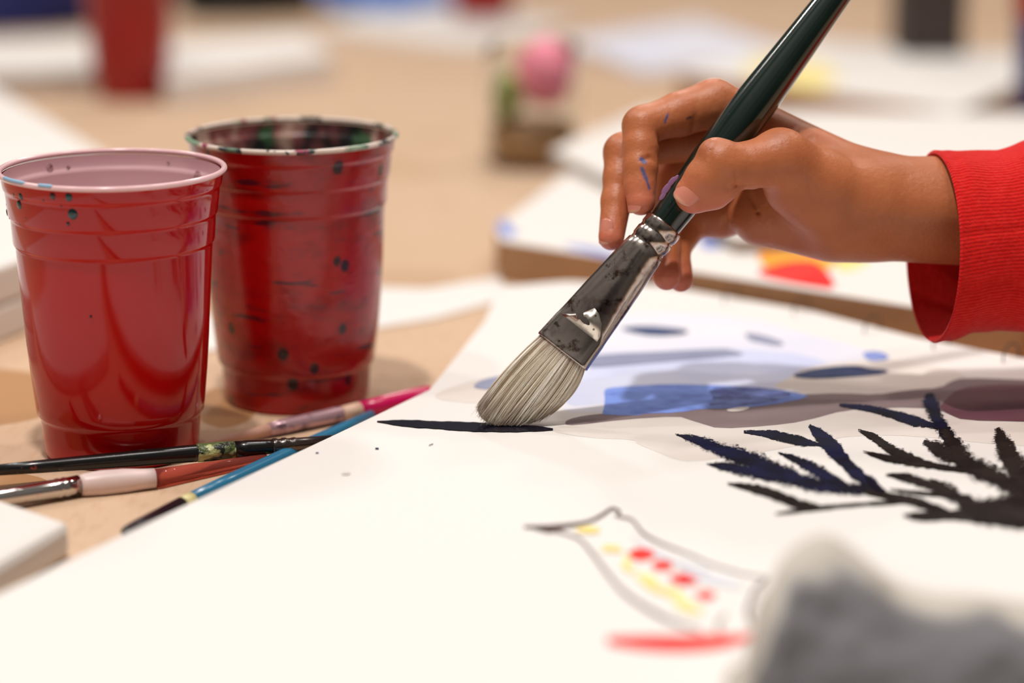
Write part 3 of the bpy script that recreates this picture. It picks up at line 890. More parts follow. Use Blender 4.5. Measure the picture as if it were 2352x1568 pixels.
# black-handled brush, resting on the clear-handled one
A = at(-60, 1084, 0.75); B = at(780, 1012, 0.60); L = np.linalg.norm(B - A)
kb = thing('paintbrush', (A + B) / 2 * np.array([1, 1, 0]), 'black paint-crusted brush lying across in front of the clean red cup', 'paintbrush')
def kx(px): return (px + 60) / 840.0
swept('handle', A, B, [(kx(-60), .20), (kx(100), .27), (kx(300), .33), (kx(440), .36), (kx(445), .34)], M['black_wood'], kb)
swept('grip', A, B, [(kx(441), .34), (kx(445), .38), (kx(500), .385), (kx(530), .37)], M['crust'], kb)
swept('handle_neck', A, B, [(kx(530), .36), (kx(560), .35), (kx(600), .31), (kx(625), .30)], M['black_wood'], kb)
swept('ferrule', A, B, [(kx(618), .30), (kx(622), .33), (kx(630), .33), (kx(634), .30), (kx(640), .30), (kx(644), .33), (kx(652), .33), (kx(656), .29), (kx(664), .29), (kx(668), .31), (kx(674), .31), (kx(678), .28), (kx(760), .27)], M['copper'], kb)
swept('bristles', A, B, [(kx(755), .26), (kx(780), .28), (kx(800), .18), (kx(812), .03)], M['dark_tip'], kb)

# clear-handled brush with frosted grip: ferrule to the lower left
A = at(10, 1142, 0.5); B = at(180, 1115, 0.42); C_ = at(355, 1098, 0.40); D_ = at(610, 1052, 0.22)
wb = thing('paintbrush', A * np.array([1, 1, 0]), 'clear red-handled brush with frosted white grip lying on the brown paper', 'paintbrush')
A2 = A + (A - B) * 0.6
swept('ferrule', A2, B, [(0, .30), (.2, .34), (.62, .38), (.80, .39), (.815, .42), (.83, .42), (.845, .39), (.86, .39), (.875, .42), (.89, .42), (.905, .40), (1, .42)], M['silver'], wb, 24)
swept('frosted_grip', B, C_, [(0, .38), (.08, .46), (.3, .52), (.6, .50), (.85, .42), (1, .40)], M['frosted'], wb, 24)
swept('handle', C_, D_, [(0, .37), (.2, .33), (.6, .26), (1.0, .18)], M['clear_red'], wb, 20)
A3 = A2 + (A - B) * 0.35
swept('bristles', A3, A2, [(0, .05), (.4, .2), (1, .29)], M['pink_hair'], wb)

# magenta-handled brush pointing left, behind
A = at(445, 1024, 0.30); B = at(935, 917, 0.42)
mb = thing('paintbrush', (A + B) / 2 * np.array([1, 1, 0]), 'magenta-handled brush with mauve-caked ferrule and pinkish bristles', 'paintbrush')
def mx_(px): return (px - 445) / 490.0
swept('bristles', A, B, [(0, .03), (mx_(500), .12), (mx_(560), .2), (mx_(615), .27)], M['pink_hair'], mb)
swept('ferrule', A, B, [(mx_(610), .28), (mx_(650), .33), (mx_(740), .34), (mx_(762), .36), (mx_(770), .36), (mx_(776), .33)], M['mauve_metal'], mb)
swept('bare_wood_neck', A, B, [(mx_(774), .32), (mx_(822), .36)], M['pale_wood'], mb)
swept('handle', A, B, [(mx_(820), .36), (mx_(880), .40), (mx_(935), .42), (mx_(985), .42), (mx_(1000), .3)], M['magenta'], mb)

# blue-handled brush with a dark tip
A = at(283, 1222, 0.30); B = at(800, 978, 0.28)
bb = thing('paintbrush', (A + B) / 2 * np.array([1, 1, 0]), 'blue-handled brush with cream band and dark plum end beside the pad', 'paintbrush')
def bx_(px): return (px - 283) / 517.0
def bt(px):
    A_, B_ = np.array([283., 1222.]), np.array([800., 978.])
    return bx_(px)
swept('handle_end', A, B, [(0, .12), (.015, .2), (.06, .24), (bx_(405), .31)], M['dark_tip'], bb)
swept('cream_band', A, B, [(bx_(404), .315), (bx_(425), .32)], M['cream'], bb)
swept('handle', A, B, [(bx_(424), .315), (bx_(520), .33), (bx_(700), .31), (bx_(790), .26), (bx_(860), .24)], M['blue_lacquer'], bb)

# ------------------------------------------------------------------ the held brush
D0 = 110.0


def bp(px, py, dd=0.0): return P(px, py, D0 + dd)


CR = np.array([1.0, 0, 0]); CU = np.array([0, ST, CT]); CF = np.array([0, CT, -ST])     # camera right, up, forward as world directions
brush = thing('paintbrush', bp(1165, 980), 'large flat brush with dark green handle held in the hand', 'paintbrush')
T0 = bp(1291, 809, 0.0); T1 = bp(1518, 526, 0.25); T2 = bp(1911, 0, 1.3); T3 = T2 + (T2 - T1) * 0.55
ax = (T1 - T0) / np.linalg.norm(T1 - T0)
Lf = np.linalg.norm(T1 - T0)
wd = np.cross(ax, CF); wd /= np.linalg.norm(wd); wd = wd if wd[0] > 0 else -wd      # across the flat
nd = np.cross(wd, ax); nd = nd if nd @ CF < 0 else -nd                              # flat's normal, towards the camera
# turn the flat a little about its axis
tw = math.radians(16)
wd, nd = wd * math.cos(tw) + nd * math.sin(tw), nd * math.cos(tw) - wd * math.sin(tw)


def sect(c, hw, ht, p, n=48):
    """superellipse section; p = 2 round, larger = boxier"""
    a = np.linspace(0, 2 * np.pi, n, endpoint=False)
    ca, sa = np.cos(a), np.sin(a)
    x = np.sign(ca) * np.abs(ca) ** (2 / p) * hw; y = np.sign(sa) * np.abs(sa) ** (2 / p) * ht
    return c + x[:, None] * wd + y[:, None] * nd


ST_ = [(0.0, 1.25, .42, 4.5), (.01, 1.27, .44, 4.5), (.02, 1.26, .43, 4.5), (.18, 1.20, .40, 4.0), (.20, 1.19, .44, 3.0), (.24, 1.17, .50, 2.6), (.45, 1.08, .66, 2.2), (.65, .98, .76, 2.05), (.80, .90, .80, 2), (.845, .86, .80, 2),
       (.855, .80, .77, 2), (.875, .80, .77, 2), (.885, .84, .81, 2), (.94, .84, .81, 2), (.95, .80, .78, 2), (.965, .80, .78, 2), (.975, .84, .82, 2), (1.03, .84, .82, 2), (1.04, .80, .80, 2)]
rings = [sect(T0 + ax * Lf * s, hw, ht, p) for s, hw, ht, p in ST_]
v, f = rings_mesh(rings)
o = fix_normals(mk('ferrule', v, f, M['metal'], brush))
# the pinched fold near the ferrule's mouth
fp = []
for q, h in ((-0.80, 0.19), (-0.55, .22), (-.2, .27), (0.05, .34), (.3, .33), (.62, .29), (.86, .22)):
    fp.append((q, h))
v = []; lo = []
for q, h in fp:
    v.append(T0 + ax * Lf * 0.185 + wd * q * 1.14 + nd * (0.405 + 0.03)); v.append(T0 + ax * Lf * h + wd * q * 1.14 * (1 - .1 * h) + nd * (0.42 + (h - .185) * 1.15))
n = len(fp)
f = [(2 * i, 2 * i + 2, 2 * i + 3, 2 * i + 1) for i in range(n - 1)]
o = mk('ferrule_fold', v, f, M['metal_light'], brush)
sm = o.modifiers.new('solid', 'SOLIDIFY'); sm.thickness = 0.04 * CM
# handle
ha = (T2 - T1) / np.linalg.norm(T2 - T1); Lh = np.linalg.norm(T2 - T1)
hs = [(-0.02, .70), (0.02, .70), (0.10, .76), (0.22, .84), (0.36, .88), (0.46, .90), (0.56, .88), (0.75, .78), (1.0, .66), (1.3, .52), (1.6, .42), (2.0, .34), (2.1, .28), (2.13, .12)]
pts = catmull([(*(T1 + ha * Lh * s), r) for s, r in hs], 4)
v, f = tube(pts[:, :3], pts[:, 3], 40)
fix_normals(mk('handle', v, f, M['green'], brush))
for px, py, r in ((1528, 436, 7), (1540, 420, 6), (1520, 452, 5), (1550, 412, 4)):
    c = bp(px, py, -0.1) - CF * 0.72
    dome(c, -CF, r / 56, r / 56 * 2.4, .022, M['mauve_paint'], brush, 'paint_smudge', T2 - T1)

# bristles
def root(t, w): return T0 + wd * 1.16 * t + nd * 0.34 * w - ax * 0.02 + ax * .1
TE = np.array([-1, -.7, -.4, -.1, .2, .5, .75, 1.0])
EX = np.array([1095, 1104, 1121, 1146, 1172, 1202, 1232, 1268.]); EY = np.array([936, 958, 972, 980, 981, 977, 965, 944.])
CX = np.array([1163, 1185, 1200, 1222, 1250, 1280, 1306, 1330.]); CY = np.array([836, 848, 862, 878, 890, 900, 905, 905.])
V, F, TI = [], [], []


def strand(t, w, rad, tint0, jit, lift=0.0, seg=10, cut=1.0):
    p0 = root(t, w)
    p1 = bp(np.interp(t, TE, CX), np.interp(t, TE, CY)) + nd * 0.50 * w + jit[0] * wd
    p2 = bp(np.interp(t, TE, EX), np.interp(t, TE, EY)) + nd * (0.26 * w) + jit[1] * wd + jit[2] * ax
    floor_z = ZP + 0.06
    s = np.linspace(0, cut, seg)[:, None]
    pts = (1 - s) ** 2 * p0 + 2 * s * (1 - s) * p1 + s * s * p2
    pts[:, 2] = np.maximum(pts[:, 2], floor_z + 0.02 * abs(w))
    b = len(V)
    tt, N, B = frames(pts)
    for i in range(seg):
        r = rad * (1.0 if i < seg - 2 else (0.7 if i == seg - 2 else 0.25))
        for a in (0, 2.094, 4.189):
            V.append(pts[i] + r * (math.cos(a) * N[i] + math.sin(a) * B[i]))
            q = i / (seg - 1)
            cc = np.array(tint0)
            mau = np.array(lin((142, 112, 104)))
            g = max(0, 1 - q / 0.16) * 0.6 + max(0, (q - 0.72) / 0.28) * 0.55 * (0.6 + 0.4 * math.sin(t * 7 + 1))
            TI.append(cc * (1 - g) + mau * g)
    for i in range(seg - 1):
        for j in range(3):
            F.append((b + i * 3 + j, b + i * 3 + (j + 1) % 3, b + (i + 1) * 3 + (j + 1) % 3, b + (i + 1) * 3 + j))


tints = [lin(c) for c in ((164, 144, 120), (198, 180, 154), (220, 206, 182), (234, 224, 204), (242, 234, 218), (248, 242, 230), (252, 248, 240))]
for i in range(5200):
    t = random.uniform(-1, 1); w = random.uniform(-1, 1) * math.sqrt(max(0.05, 1 - abs(t) ** 6))
    clump = mnoise.noise(Vector((t * 8, w * 1.5, 0))) * 0.22
    strand(t, w, random.uniform(.008, .017), tints[int(min(6, max(0, 3 + 6 * mnoise.noise(Vector((t * 14, w * 3, 2))) + random.gauss(0, 1.3))))], (clump + random.gauss(0, .03), clump * -0.3 + random.gauss(0, .05), random.gauss(0, .09)), cut=random.uniform(.93, 1.0) if random.random() < .8 else random.uniform(.7, .95))
o = mk('bristles', V, F, M['bristle'], brush)
cattr(o, 'tint', np.array(TI))
# the packed core of the bristle head
rings = []
for s in np.linspace(0, 1, 16):
    ring = []
    for a in np.linspace(0, 2 * np.pi, 40, endpoint=False):
        t, w = 0.93 * math.cos(a), 0.82 * math.sin(a)
        p0 = root(t, w); p1 = bp(np.interp(t, TE, CX), np.interp(t, TE, CY)) + nd * 0.45 * w
        p2 = bp(np.interp(t, TE, EX), np.interp(t, TE, EY)) + nd * 0.2 * w
        p = (1 - s) ** 2 * p0 + 2 * s * (1 - s) * p1 + s * s * p2
        p[2] = max(p[2], ZP + 0.09)
        ring.append(p)
    rings.append(ring)
v, f = rings_mesh(rings)
o2 = mk('bristle_core', v, f, M['bristle'], o)
cattr(o2, 'tint', np.tile(np.array(lin((205, 188, 162))), (len(v), 1)))

# ------------------------------------------------------------------ hand: distance field, then surface
def cs(px, py, dd):
    """camera-space cm (right, up, forward)"""
    d = D0 + dd
    return np.array([(px - 1176) / FPX * d, (784 - py) / FPX * d, d])


H = 0.06
lo = np.array([cs(1350, 700, 0)[0] - 0.2, cs(0, 720, 0)[1], D0 - 3.4])
hi = np.array([cs(2500, 0, 3)[0], cs(0, 150, 0)[1], D0 + 7.6])
NX, NY, NZ = [int(math.ceil((b - a) / H)) for a, b in zip(lo, hi)]
GX = lo[0] + H * np.arange(NX); GY = lo[1] + H * np.arange(NY); GZ = lo[2] + H * np.arange(NZ)


def new_field(): return np.full((NX, NY, NZ), 9.0, dtype=np.float32)


def smin(a, b, k):
    h = np.clip(k - np.abs(a - b), 0, None) / k
    return np.minimum(a, b) - h * h * k * 0.25


def add_cone(fld, a, ra, b, rb, k, sq=1.0):
    """tapered capsule, smoothly joined. radii in cm; sq squashes along the depth"""
    pad = max(ra, rb) + 1.3
    mn = np.minimum(a, b) - pad; mxx = np.maximum(a, b) + pad
    i0 = np.clip(((mn - lo) / H).astype(int), 0, [NX, NY, NZ]); i1 = np.clip(((mxx - lo) / H).astype(int) + 1, 0, [NX, NY, NZ])
    if np.any(i1 <= i0): return
    sl = tuple(slice(p, q) for p, q in zip(i0, i1))
    x = GX[sl[0]][:, None, None]; y = GY[sl[1]][None, :, None]; z = GZ[sl[2]][None, None, :]
    ab = b - a; L2 = ab @ ab + 1e-9
    t = np.clip(((x - a[0]) * ab[0] + (y - a[1]) * ab[1] + (z - a[2]) * ab[2]) / L2, 0, 1)
    dx = x - a[0] - t * ab[0]; dy = y - a[1] - t * ab[1]; dz = (z - a[2] - t * ab[2]) / sq
    d = np.sqrt(dx * dx + dy * dy + dz * dz) - (ra + (rb - ra) * t)
    fld[sl] = smin(fld[sl], d.astype(np.float32), k)


def chain(fld, pts, k=0.22):
    for (x0, y0, d0, r0), (x1, y1, d1, r1) in zip(pts[:-1], pts[1:]):
        add_cone(fld, cs(x0, y0, d0), r0 * (D0 + d0) / FPX, cs(x1, y1, d1), r1 * (D0 + d1) / FPX, k)


# palm, wrist, forearm
palm = new_field()
for seg in (
    ((2000, 432, 2.0, 74), (2440, 440, 3.4, 80)), ((1985, 520, 2.4, 76), (2440, 545, 3.6, 78)), ((2000, 475, 1.6, 70), (2440, 490, 2.6, 76)),
    ((2000, 425, 2.3, 70), (1700, 266, 2.7, 52)), ((2000, 450, 2.8, 68), (1690, 318, 3.9, 48)),
    ((2000, 485, 3.0, 66), (1700, 400, 4.3, 46)), ((1985, 515, 2.8, 70), (1725, 482, 4.0, 50)),
    ((1750, 505, 3.4, 58), (1900, 520, 2.6, 78)), ((1800, 440, 3.3, 70), (1950, 470, 2.4, 80)),
): chain(palm, seg, 0.9)
# thumb with its ball
thumb = new_field()
chain(thumb, ((1985, 462, 1.6, 80), (1880, 425, 0.7, 82), (1805, 372, -0.3, 66), (1790, 362, -0.5, 64), (1730, 378, -0.95, 52), (1668, 382, -1.30, 51), (1652, 372, -1.40, 50)), 0.35)
chain(thumb, ((1652, 376, -1.40, 50), (1625, 410, -1.32, 50), (1594, 446, -1.15, 45)), 0.25)
chain(thumb, ((1648, 358, -1.45, 38), (1640, 352, -1.45, 34)), 0.3)
chain(thumb, ((1655, 425, -1.15, 44), (1640, 440, -1.0, 42)), 0.4)
chain(thumb, ((1930, 500, 1.6, 76), (1820, 430, 0.8, 64)), 0.8)
hand = smin(palm, thumb, 0.7)
# index
fi = new_field()
chain(fi, ((1700, 264, 2.7, 54), (1640, 238, 2.5, 56), (1560, 262, 2.0, 50), (1484, 286, 1.5, 43), (1474, 290, 1.45, 44), (1472, 335, 1.15, 41), (1471, 385, .85, 39), (1470, 425, .7, 36), (1472, 462, .5, 33)), 0.2)
hand = smin(hand, fi, 0.30)
fm = new_field()
chain(fm, ((1690, 318, 3.9, 48), (1560, 325, 3.5, 46), (1436, 348, 2.7, 43), (1430, 350, 2.6, 43), (1424, 410, 2.1, 38), (1416, 462, 1.7, 35), (1404, 545, 1.0, 30)), 0.2)
hand = smin(hand, fm, 0.10)
fr = new_field()
chain(fr, ((1700, 385, 4.3, 46), (1620, 385, 4.9, 44), (1548, 392, 4.9, 44), (1540, 410, 4.8, 43), (1530, 480, 4.4, 39), (1524, 560, 3.2, 36), (1531, 634, 2.4, 33)), 0.2)
hand = smin(hand, fr, 0.10)
fpk = new_field()
chain(fpk, ((1725, 482, 4.0, 50), (1655, 497, 4.7, 48), (1600, 500, 4.9, 45), (1588, 508, 4.8, 42), (1553, 575, 3.9, 31), (1564, 642, 3.2, 29)), 0.2)
hand = smin(hand, fpk, 0.10)


def groove(fld, pts, depth, width):
    """press a thin crease into the surface along a polyline"""
    for p, q in zip(pts[:-1], pts[1:]):
        a, b = cs(*p), cs(*q)
        pad = width * 3
        mn = np.minimum(a, b) - pad; mxx = np.maximum(a, b) + pad
        i0 = np.clip(((mn - lo) / H).astype(int), 0, [NX, NY, NZ]); i1 = np.clip(((mxx - lo) / H).astype(int) + 1, 0, [NX, NY, NZ])
        sl = tuple(slice(s, e) for s, e in zip(i0, i1))
        x = GX[sl[0]][:, None, None]; y = GY[sl[1]][None, :, None]; z = GZ[sl[2]][None, None, :]
        ab = b - a; t = np.clip(((x - a[0]) * ab[0] + (y - a[1]) * ab[1] + (z - a[2]) * ab[2]) / (ab @ ab + 1e-9), 0, 1)
        d2 = (x - a[0] - t * ab[0]) ** 2 + (y - a[1] - t * ab[1]) ** 2 + ((z - a[2] - t * ab[2]) * 0.35) ** 2
        fld[sl] += (depth * np.exp(-d2 / (width * width))).astype(np.float32)


groove(hand, [(1512, 372, .2), (1490, 362, .2), (1478, 366, .2)], 0.10, 0.10)          # index, last joint
groove(hand, [(1512, 250, 1.6), (1500, 285, 1.2), (1512, 330, 1.2)], 0.10, 0.12)       # index, middle joint
groove(hand, [(1600, 236, 1.6), (1594, 270, 1.6), (1590, 300, 1.6)], 0.06, 0.12)
groove(hand, [(1672, 432, -1.9), (1690, 424, -1.7), (1722, 420, -1.3), (1745, 428, -1.0)], 0.055, 0.11)   # under the thumb's joint
groove(hand, [(1688, 398, -2.1), (1694, 422, -1.9)], 0.05, 0.07)
groove(hand, [(1640, 330, -2.0), (1632, 345, -2.1), (1628, 362, -2.1)], 0.04, 0.06)
groove(hand, [(1718, 432, 2.4), (1742, 490, 2.6), (1770, 560, 3.0)], 0.12, 0.09)       # palm lines
groove(hand, [(1665, 470, 3.6), (1668, 520, 3.8), (1660, 560, 4.0)], 0.12, 0.09)


def surface_nets(g):
    s = g < 0
    c = [s[i:NX - 1 + i, j:NY - 1 + j, k2:NZ - 1 + k2] for i in (0, 1) for j in (0, 1) for k2 in (0, 1)]
    cnt = sum(x.astype(np.int8) for x in c)
    act = (cnt > 0) & (cnt < 8)
    ii, jj, kk = np.nonzero(act)
    idx = -np.ones(act.shape, dtype=np.int64); idx[ii, jj, kk] = np.arange(len(ii))
    acc = np.zeros((len(ii), 3)); num = np.zeros(len(ii))
    corners = [(i, j, k2) for i in (0, 1) for j in (0, 1) for k2 in (0, 1)]
    for a in range(8):
        for b in range(a + 1, 8):
            ca, cb = corners[a], corners[b]
            if sum(abs(p - q) for p, q in zip(ca, cb)) != 1: continue
            va = g[ii + ca[0], jj + ca[1], kk + ca[2]]; vb = g[ii + cb[0], jj + cb[1], kk + cb[2]]
            m = (va < 0) != (vb < 0)
            t = np.where(m, va / (va - vb + 1e-12), 0)
            for q in range(3):
                acc[:, q] += np.where(m, ca[q] + t * (cb[q] - ca[q]), 0)
            num += m
    pos = lo + H * (np.stack([ii, jj, kk], 1) + acc / num[:, None])
    F = []
    for axis in range(3):
        o1, o2 = [(1, 2), (2, 0), (0, 1)][axis]
        sl0 = [slice(0, None)] * 3; sl1 = [slice(0, None)] * 3
        sl0[axis] = slice(0, -1); sl1[axis] = slice(1, None)
        e = s[tuple(sl0)] != s[tuple(sl1)]
        ei = np.stack(np.nonzero(e), 1)
        ok = (ei[:, o1] > 0) & (ei[:, o2] > 0) & (ei[:, o1] < s.shape[o1] - 1) & (ei[:, o2] < s.shape[o2] - 1)
        ei = ei[ok]
        inside = s[ei[:, 0], ei[:, 1], ei[:, 2]]
        q = []
        for d1_, d2_ in ((1, 1), (0, 1), (0, 0), (1, 0)):
            cidx = ei.copy(); cidx[:, o1] -= d1_; cidx[:, o2] -= d2_
            q.append(idx[cidx[:, 0], cidx[:, 1], cidx[:, 2]])
        q = np.stack(q, 1)
        q[~inside] = q[~inside][:, ::-1]
        F.append(q)
    return pos, np.concatenate(F)


hv, hf = surface_nets(hand)
# light smoothing
ea = np.concatenate([hf[:, [0, 1]], hf[:, [1, 2]], hf[:, [2, 3]], hf[:, [3, 0]]])
for _ in range(3):
    acc = np.zeros_like(hv); deg = np.zeros(len(hv))
    for q in range(3):
        acc[:, q] = np.bincount(ea[:, 0], hv[ea[:, 1], q], len(hv)) + np.bincount(ea[:, 1], hv[ea[:, 0], q], len(hv))
    deg = np.bincount(ea[:, 0], minlength=len(hv)) + np.bincount(ea[:, 1], minlength=len(hv))
    hv = hv * 0.45 + 0.55 * acc / deg[:, None]


def to_world(c): return c[:, :1] * CR + c[:, 1:2] * CU + c[:, 2:3] * CF + np.array([0, 0, HC])


person = thing('person', P(2000, 480, D0 + 2) * np.array([1, 1, 0]) + np.array([0, 0, 6]), 'person reaching in from the right in a red knit sleeve, holding the brush', 'person')
hand_o = mk('hand', to_world(hv), hf, M['skin'], person)


def soft(pts, r):
    w = np.zeros(len(hv))
    for p in pts:
        d = np.linalg.norm(hv - cs(*p), axis=1)
        w = np.maximum(w, np.clip(1.15 - d / r, 0, 1))
    return w ** 1.3


attr(hand_o, 'tip', soft([(1472, 470, .3), (1402, 555, .8), (1534, 640, 2.0), (1562, 650, 3.0), (1598, 455, -1.3), (1640, 460, -1)], 1.25))
attr(hand_o, 'knuckle', 0.55 * soft([(1440, 262, 1.2), (1394, 330, 2.4), (1790, 318, -1.2), (1612, 350, -1.8)], 0.75))


def streak(segs, r):
    w = np.zeros(len(hv))
    for a, b, rr in segs:
        a2, b2 = cs(*a)[:2], cs(*b)[:2]
        ab = b2 - a2; t = np.clip(((hv[:, :2] - a2) @ ab) / (ab @ ab), 0, 1)
        d = np.linalg.norm(hv[:, :2] - a2 - t[:, None] * ab, axis=1)
        dep = np.abs(hv[:, 2] - cs(*a)[2]) < 1.0
        w = np.maximum(w, np.clip(1.4 - d / (rr * 0.0178), 0, 1) * dep)
    return w


attr(hand_o, 'bluepaint', 0.85 * streak([((1474, 388, .3), (1484, 412, .3), 5), ((1484, 412, .3), (1491, 434, .3), 3), ((1473, 366, .3), (1480, 372, .3), 6), ((1533, 264, 1.2), (1526, 282, 1.2), 3)], 1))
attr(hand_o, 'darkpaint', 0.9 * streak([((1578, 273, 1.2), (1586, 269, 1.2), 3)], 1))


def nail(c, axis, nrm, length, width, curve):
    """curved plate; c = centre, axis = towards the fingertip, nrm = outwards (camera-space vectors)"""
    axis = np.array(axis, float); axis /= np.linalg.norm(axis)
    nrm = np.array(nrm, float); nrm -= axis * (nrm @ axis); nrm /= np.linalg.norm(nrm)
    sd = np.cross(axis, nrm)
    V, F, E = [], [], []
    n = 15
    for i in range(n):
        for j in range(n):
            u = -1 + 2 * i / (n - 1); w = -1 + 2 * j / (n - 1)
            # disc mapping to a rounded oblong
            uu = u * math.sqrt(1 - 0.36 * w * w); ww = w * math.sqrt(1 - 0.42 * u * u)
            ang = ww * width / 2 / curve
            p = c + axis * (uu * length / 2) + sd * (math.sin(ang) * curve) + nrm * ((math.cos(ang) - 1) * curve - 0.05 * uu * uu - 0.02 * max(0, uu))
            V.append(p); E.append(max(0.0, (uu - 0.80) / 0.1) if uu > .80 else 0.0)
    for i in range(n - 1):
        for j in range(n - 1):
            a = i * n + j
            F.append((a, a + n, a + n + 1, a + 1))
    o = mk('fingernail', to_world(np.array(V)), F, M['nail'], hand_o)
    attr(o, 'freeedge', np.clip(E, 0, 1))
    fix_normals(o)
    s = o.modifiers.new('solid', 'SOLIDIFY'); s.thickness = 0.035 * CM; s.offset = 0
    return o


def field_pos(c0, dirv):
    """walk from inside the finger outwards to its surface"""
    c = np.array(c0, float); d = np.array(dirv, float); d /= np.linalg.norm(d)
    for i in range(400):
        g = ((c - lo) / H).astype(int)
        if hand[g[0], g[1], g[2]] > 0: return c
        c = c + d * 0.01
    return c


def put_nail(px, py, dd, axis, nrm, length, width, curve):
    nrm = np.array(nrm, float); nrm /= np.linalg.norm(nrm)
    c = field_pos(cs(px, py, dd), nrm)
    nail(c + nrm * 0.0, axis, nrm, length, width, curve)


put_nail(1606, 436, -1.15, (-.60, -.76, .1), (-.55, 0.12, -.82), 1.5, 1.4, .72)
put_nail(1470, 458, .5, (-0.02, -1, -.1), (-.70, 0, -.70), 1.15, .95, .50)
put_nail(1404, 532, 1.05, (-.12, -1, -.1), (-.66, 0, -.74), 1.1, .85, .46)

# ------------------------------------------------------------------ sleeve
def ell_ring(cx_, cy_, dd, ry, rd, skew, n=120, wob=0.0, ph=0.0):
    """ring round the arm: ry = vertical half height (px), rd = half depth (cm); skew shifts the near side right"""
    out = []
    for a in np.linspace(0, 2 * np.pi, n, endpoint=False):
        ca, sa = math.cos(a), math.sin(a)          # ca=-1 near the camera
        y = cy_ - ry * sa * (1 + wob * math.sin(3 * a + ph))
        d = dd + rd * ca
        x = cx_ + skew * (-ca) + 8 * wob * 10 * math.sin(2 * a + ph)
        c = cs(x, y, d)
        out.append(c)
    return np.array(out)


outer = [
    (2143, 568, 2.4, 217, 3.0, 62, 0.0), (2149, 567, 2.4, 221, 3.06, 62, 0.0), (2180, 562, 2.5, 220, 3.1, 60, .004), (2230, 556, 2.6, 210, 3.1, 50, .008), (2290, 552, 2.7, 206, 3.1, 40, .01),
    (2352, 546, 2.8, 220, 3.2, 30, .02), (2450, 540, 3.0, 235, 3.3, 20, .03), (2600, 530, 3.3, 250, 3.5, 0, .03), (2800, 520, 3.8, 265, 3.8, 0, .02), (3100, 515, 4.6, 285, 4.2, 0, .02), (3800, 500, 7.0, 320, 4.8, 0, .02)]
ro = []
oc = np.array(outer)
ss = np.linspace(0, len(outer) - 1, 60)
for s in ss:
    p = [np.interp(s, range(len(outer)), oc[:, q]) for q in range(7)]
    ro.append(ell_ring(p[0], p[1], p[2], p[3], p[4], p[5], 160, p[6], s * 0.5))
ri = []
for s in ss[::-1]:
    p = [np.interp(s, range(len(outer)), oc[:, q]) for q in range(7)]
    th_ = 0.16 if s > 0.3 else 0.08
    ri.append(ell_ring(p[0] + (3 if s < .2 else 0), p[1], p[2], p[3] - th_ * 56, p[4] - th_, p[5], 160, p[6], s * 0.5))
rings = np.array(ri + ro)
n = 160
# surface wrinkles
for i in range(60, 120):
    s = ss[i - 60]
    for j in range(n):
        a = 2 * math.pi * j / n
        w = 0.07 * mnoise.noise(Vector((s * 1.1, math.cos(a) * 1.6, math.sin(a) * 1.6))) * min(1, s)
        seam = -0.06 * math.exp(-((a - (math.pi - 0.12)) / 0.03) ** 2) * (1 if s > .5 else 0)
        cc = rings[i].mean(0)
        d = rings[i, j] - cc; d[0] = 0; d /= np.linalg.norm(d)
        rings[i, j] += d * (w + seam)
kk_, nn_ = rings.shape[:2]
wv = to_world(rings.reshape(-1, 3))
v, f = rings_mesh(wv.reshape(kk_, nn_, 3), closed_ends=False)
o = fix_normals(mk('sleeve', v, f, M['knit'], person))
ang = np.tile(np.linspace(0, 2 * np.pi, n, endpoint=False), kk_)
attr(o, 'v', ang * 150)

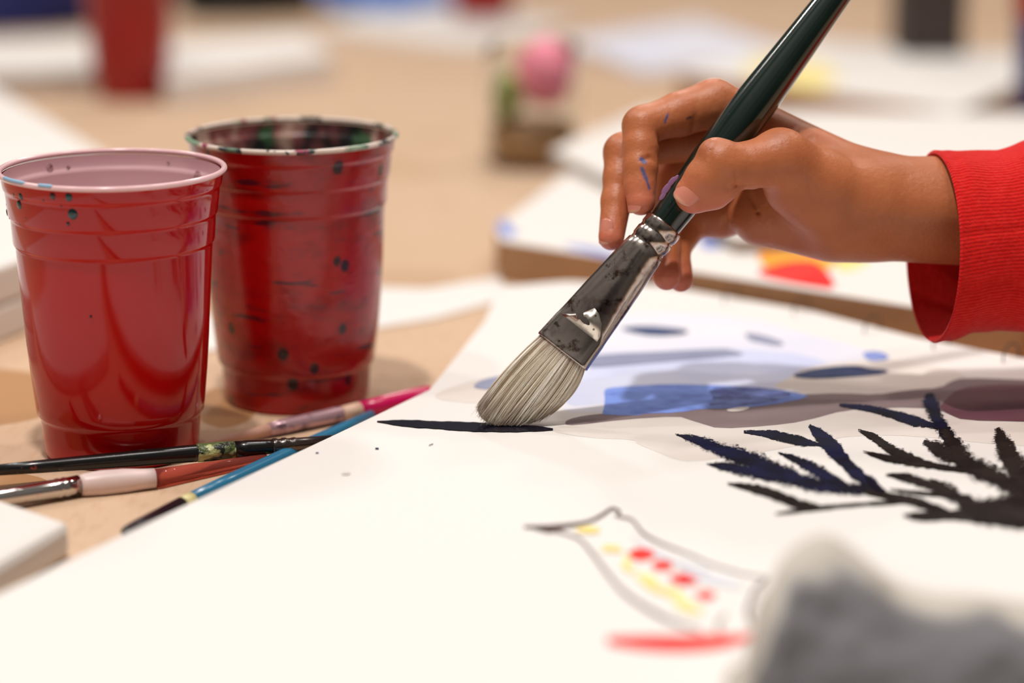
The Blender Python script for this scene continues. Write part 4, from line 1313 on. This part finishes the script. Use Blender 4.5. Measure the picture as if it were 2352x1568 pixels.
# ------------------------------------------------------------------ crumpled grey rag in the right foreground
SIL = [(1712, 1640, 78.5), (1714, 1580, 79.5), (1722, 1520, 80), (1738, 1420, 81), (1770, 1330, 82), (1815, 1262, 83), (1890, 1226, 83.5), (1960, 1262, 83.5), (2050, 1328, 83.5), (2150, 1362, 83), (2250, 1366, 83), (2352, 1384, 82.5), (2480, 1400, 82), (2600, 1500, 82)]
cr = catmull(SIL, 8)
rows = []
pale_crest = []
for i, (px, py, dp) in enumerate(cr):
    crest = P(px, py, dp)
    row = []
    hs_ = min(1.0, max(0.15, (crest[2] - ZP) / 2.6))
    back = np.array([crest[0] * 1.0 + (-0.6 if i < 14 else 0), crest[1] + 3.2 * hs_, ZP + 0.3])
    front = np.array([crest[0] + (1.4 * max(0, 1 - i / 30)), crest[1] - 6.0 * hs_, ZP + 0.3])
    for s in np.linspace(0, 1, 12): row.append(back * (1 - s) + crest * s + np.array([0, 0, 0.8 * math.sin(math.pi * s) * 0.5])); 
    for s in np.linspace(0.04, 1, 26): row.append(crest * (1 - s) + front * s + np.array([0, -1.6, 1.0]) * math.sin(math.pi * s ** 0.9) * 0.55)
    rows.append(row)
rows = np.array(rows)
R_, C2 = rows.shape[:2]
for i in range(R_):
    for j in range(C2):
        p = rows[i, j]
        e = min(1, j / 6, (C2 - 1 - j) / 4 + .05)
        nz = mnoise.noise(Vector((p[0] * .45, p[1] * .45, p[2] * .6))) * 0.9 + mnoise.noise(Vector((p[0] * 1.1, p[1] * 1.1 + 7, p[2] * 1.3))) * 0.35
        off = 0.75 * nz * e
        if 9 <= j <= 13: off *= .35
        rows[i, j] = p + np.array([0.3, -0.8, 0.4]) * off
        rows[i, j, 2] = max(rows[i, j, 2], ZP + 0.26)
        pale_crest.append(float(np.clip(1.0 - (j - 15 - 3 * mnoise.noise(Vector((i * .12, 3, 1)))) / 4.0, 0, 1)))  # pale over the back and crest, darker grey down the front
v = rows.reshape(-1, 3)
f = [(i * C2 + j, (i + 1) * C2 + j, (i + 1) * C2 + j + 1, i * C2 + j + 1) for i in range(R_ - 1) for j in range(C2 - 1)]
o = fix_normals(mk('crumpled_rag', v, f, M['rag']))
attr(o, 'pale_crest', pale_crest)
sm = o.modifiers.new('solid', 'SOLIDIFY'); sm.thickness = 0.12 * CM
tag(o, 'crumpled grey and white rag, out of focus in the lower right foreground', 'rag')
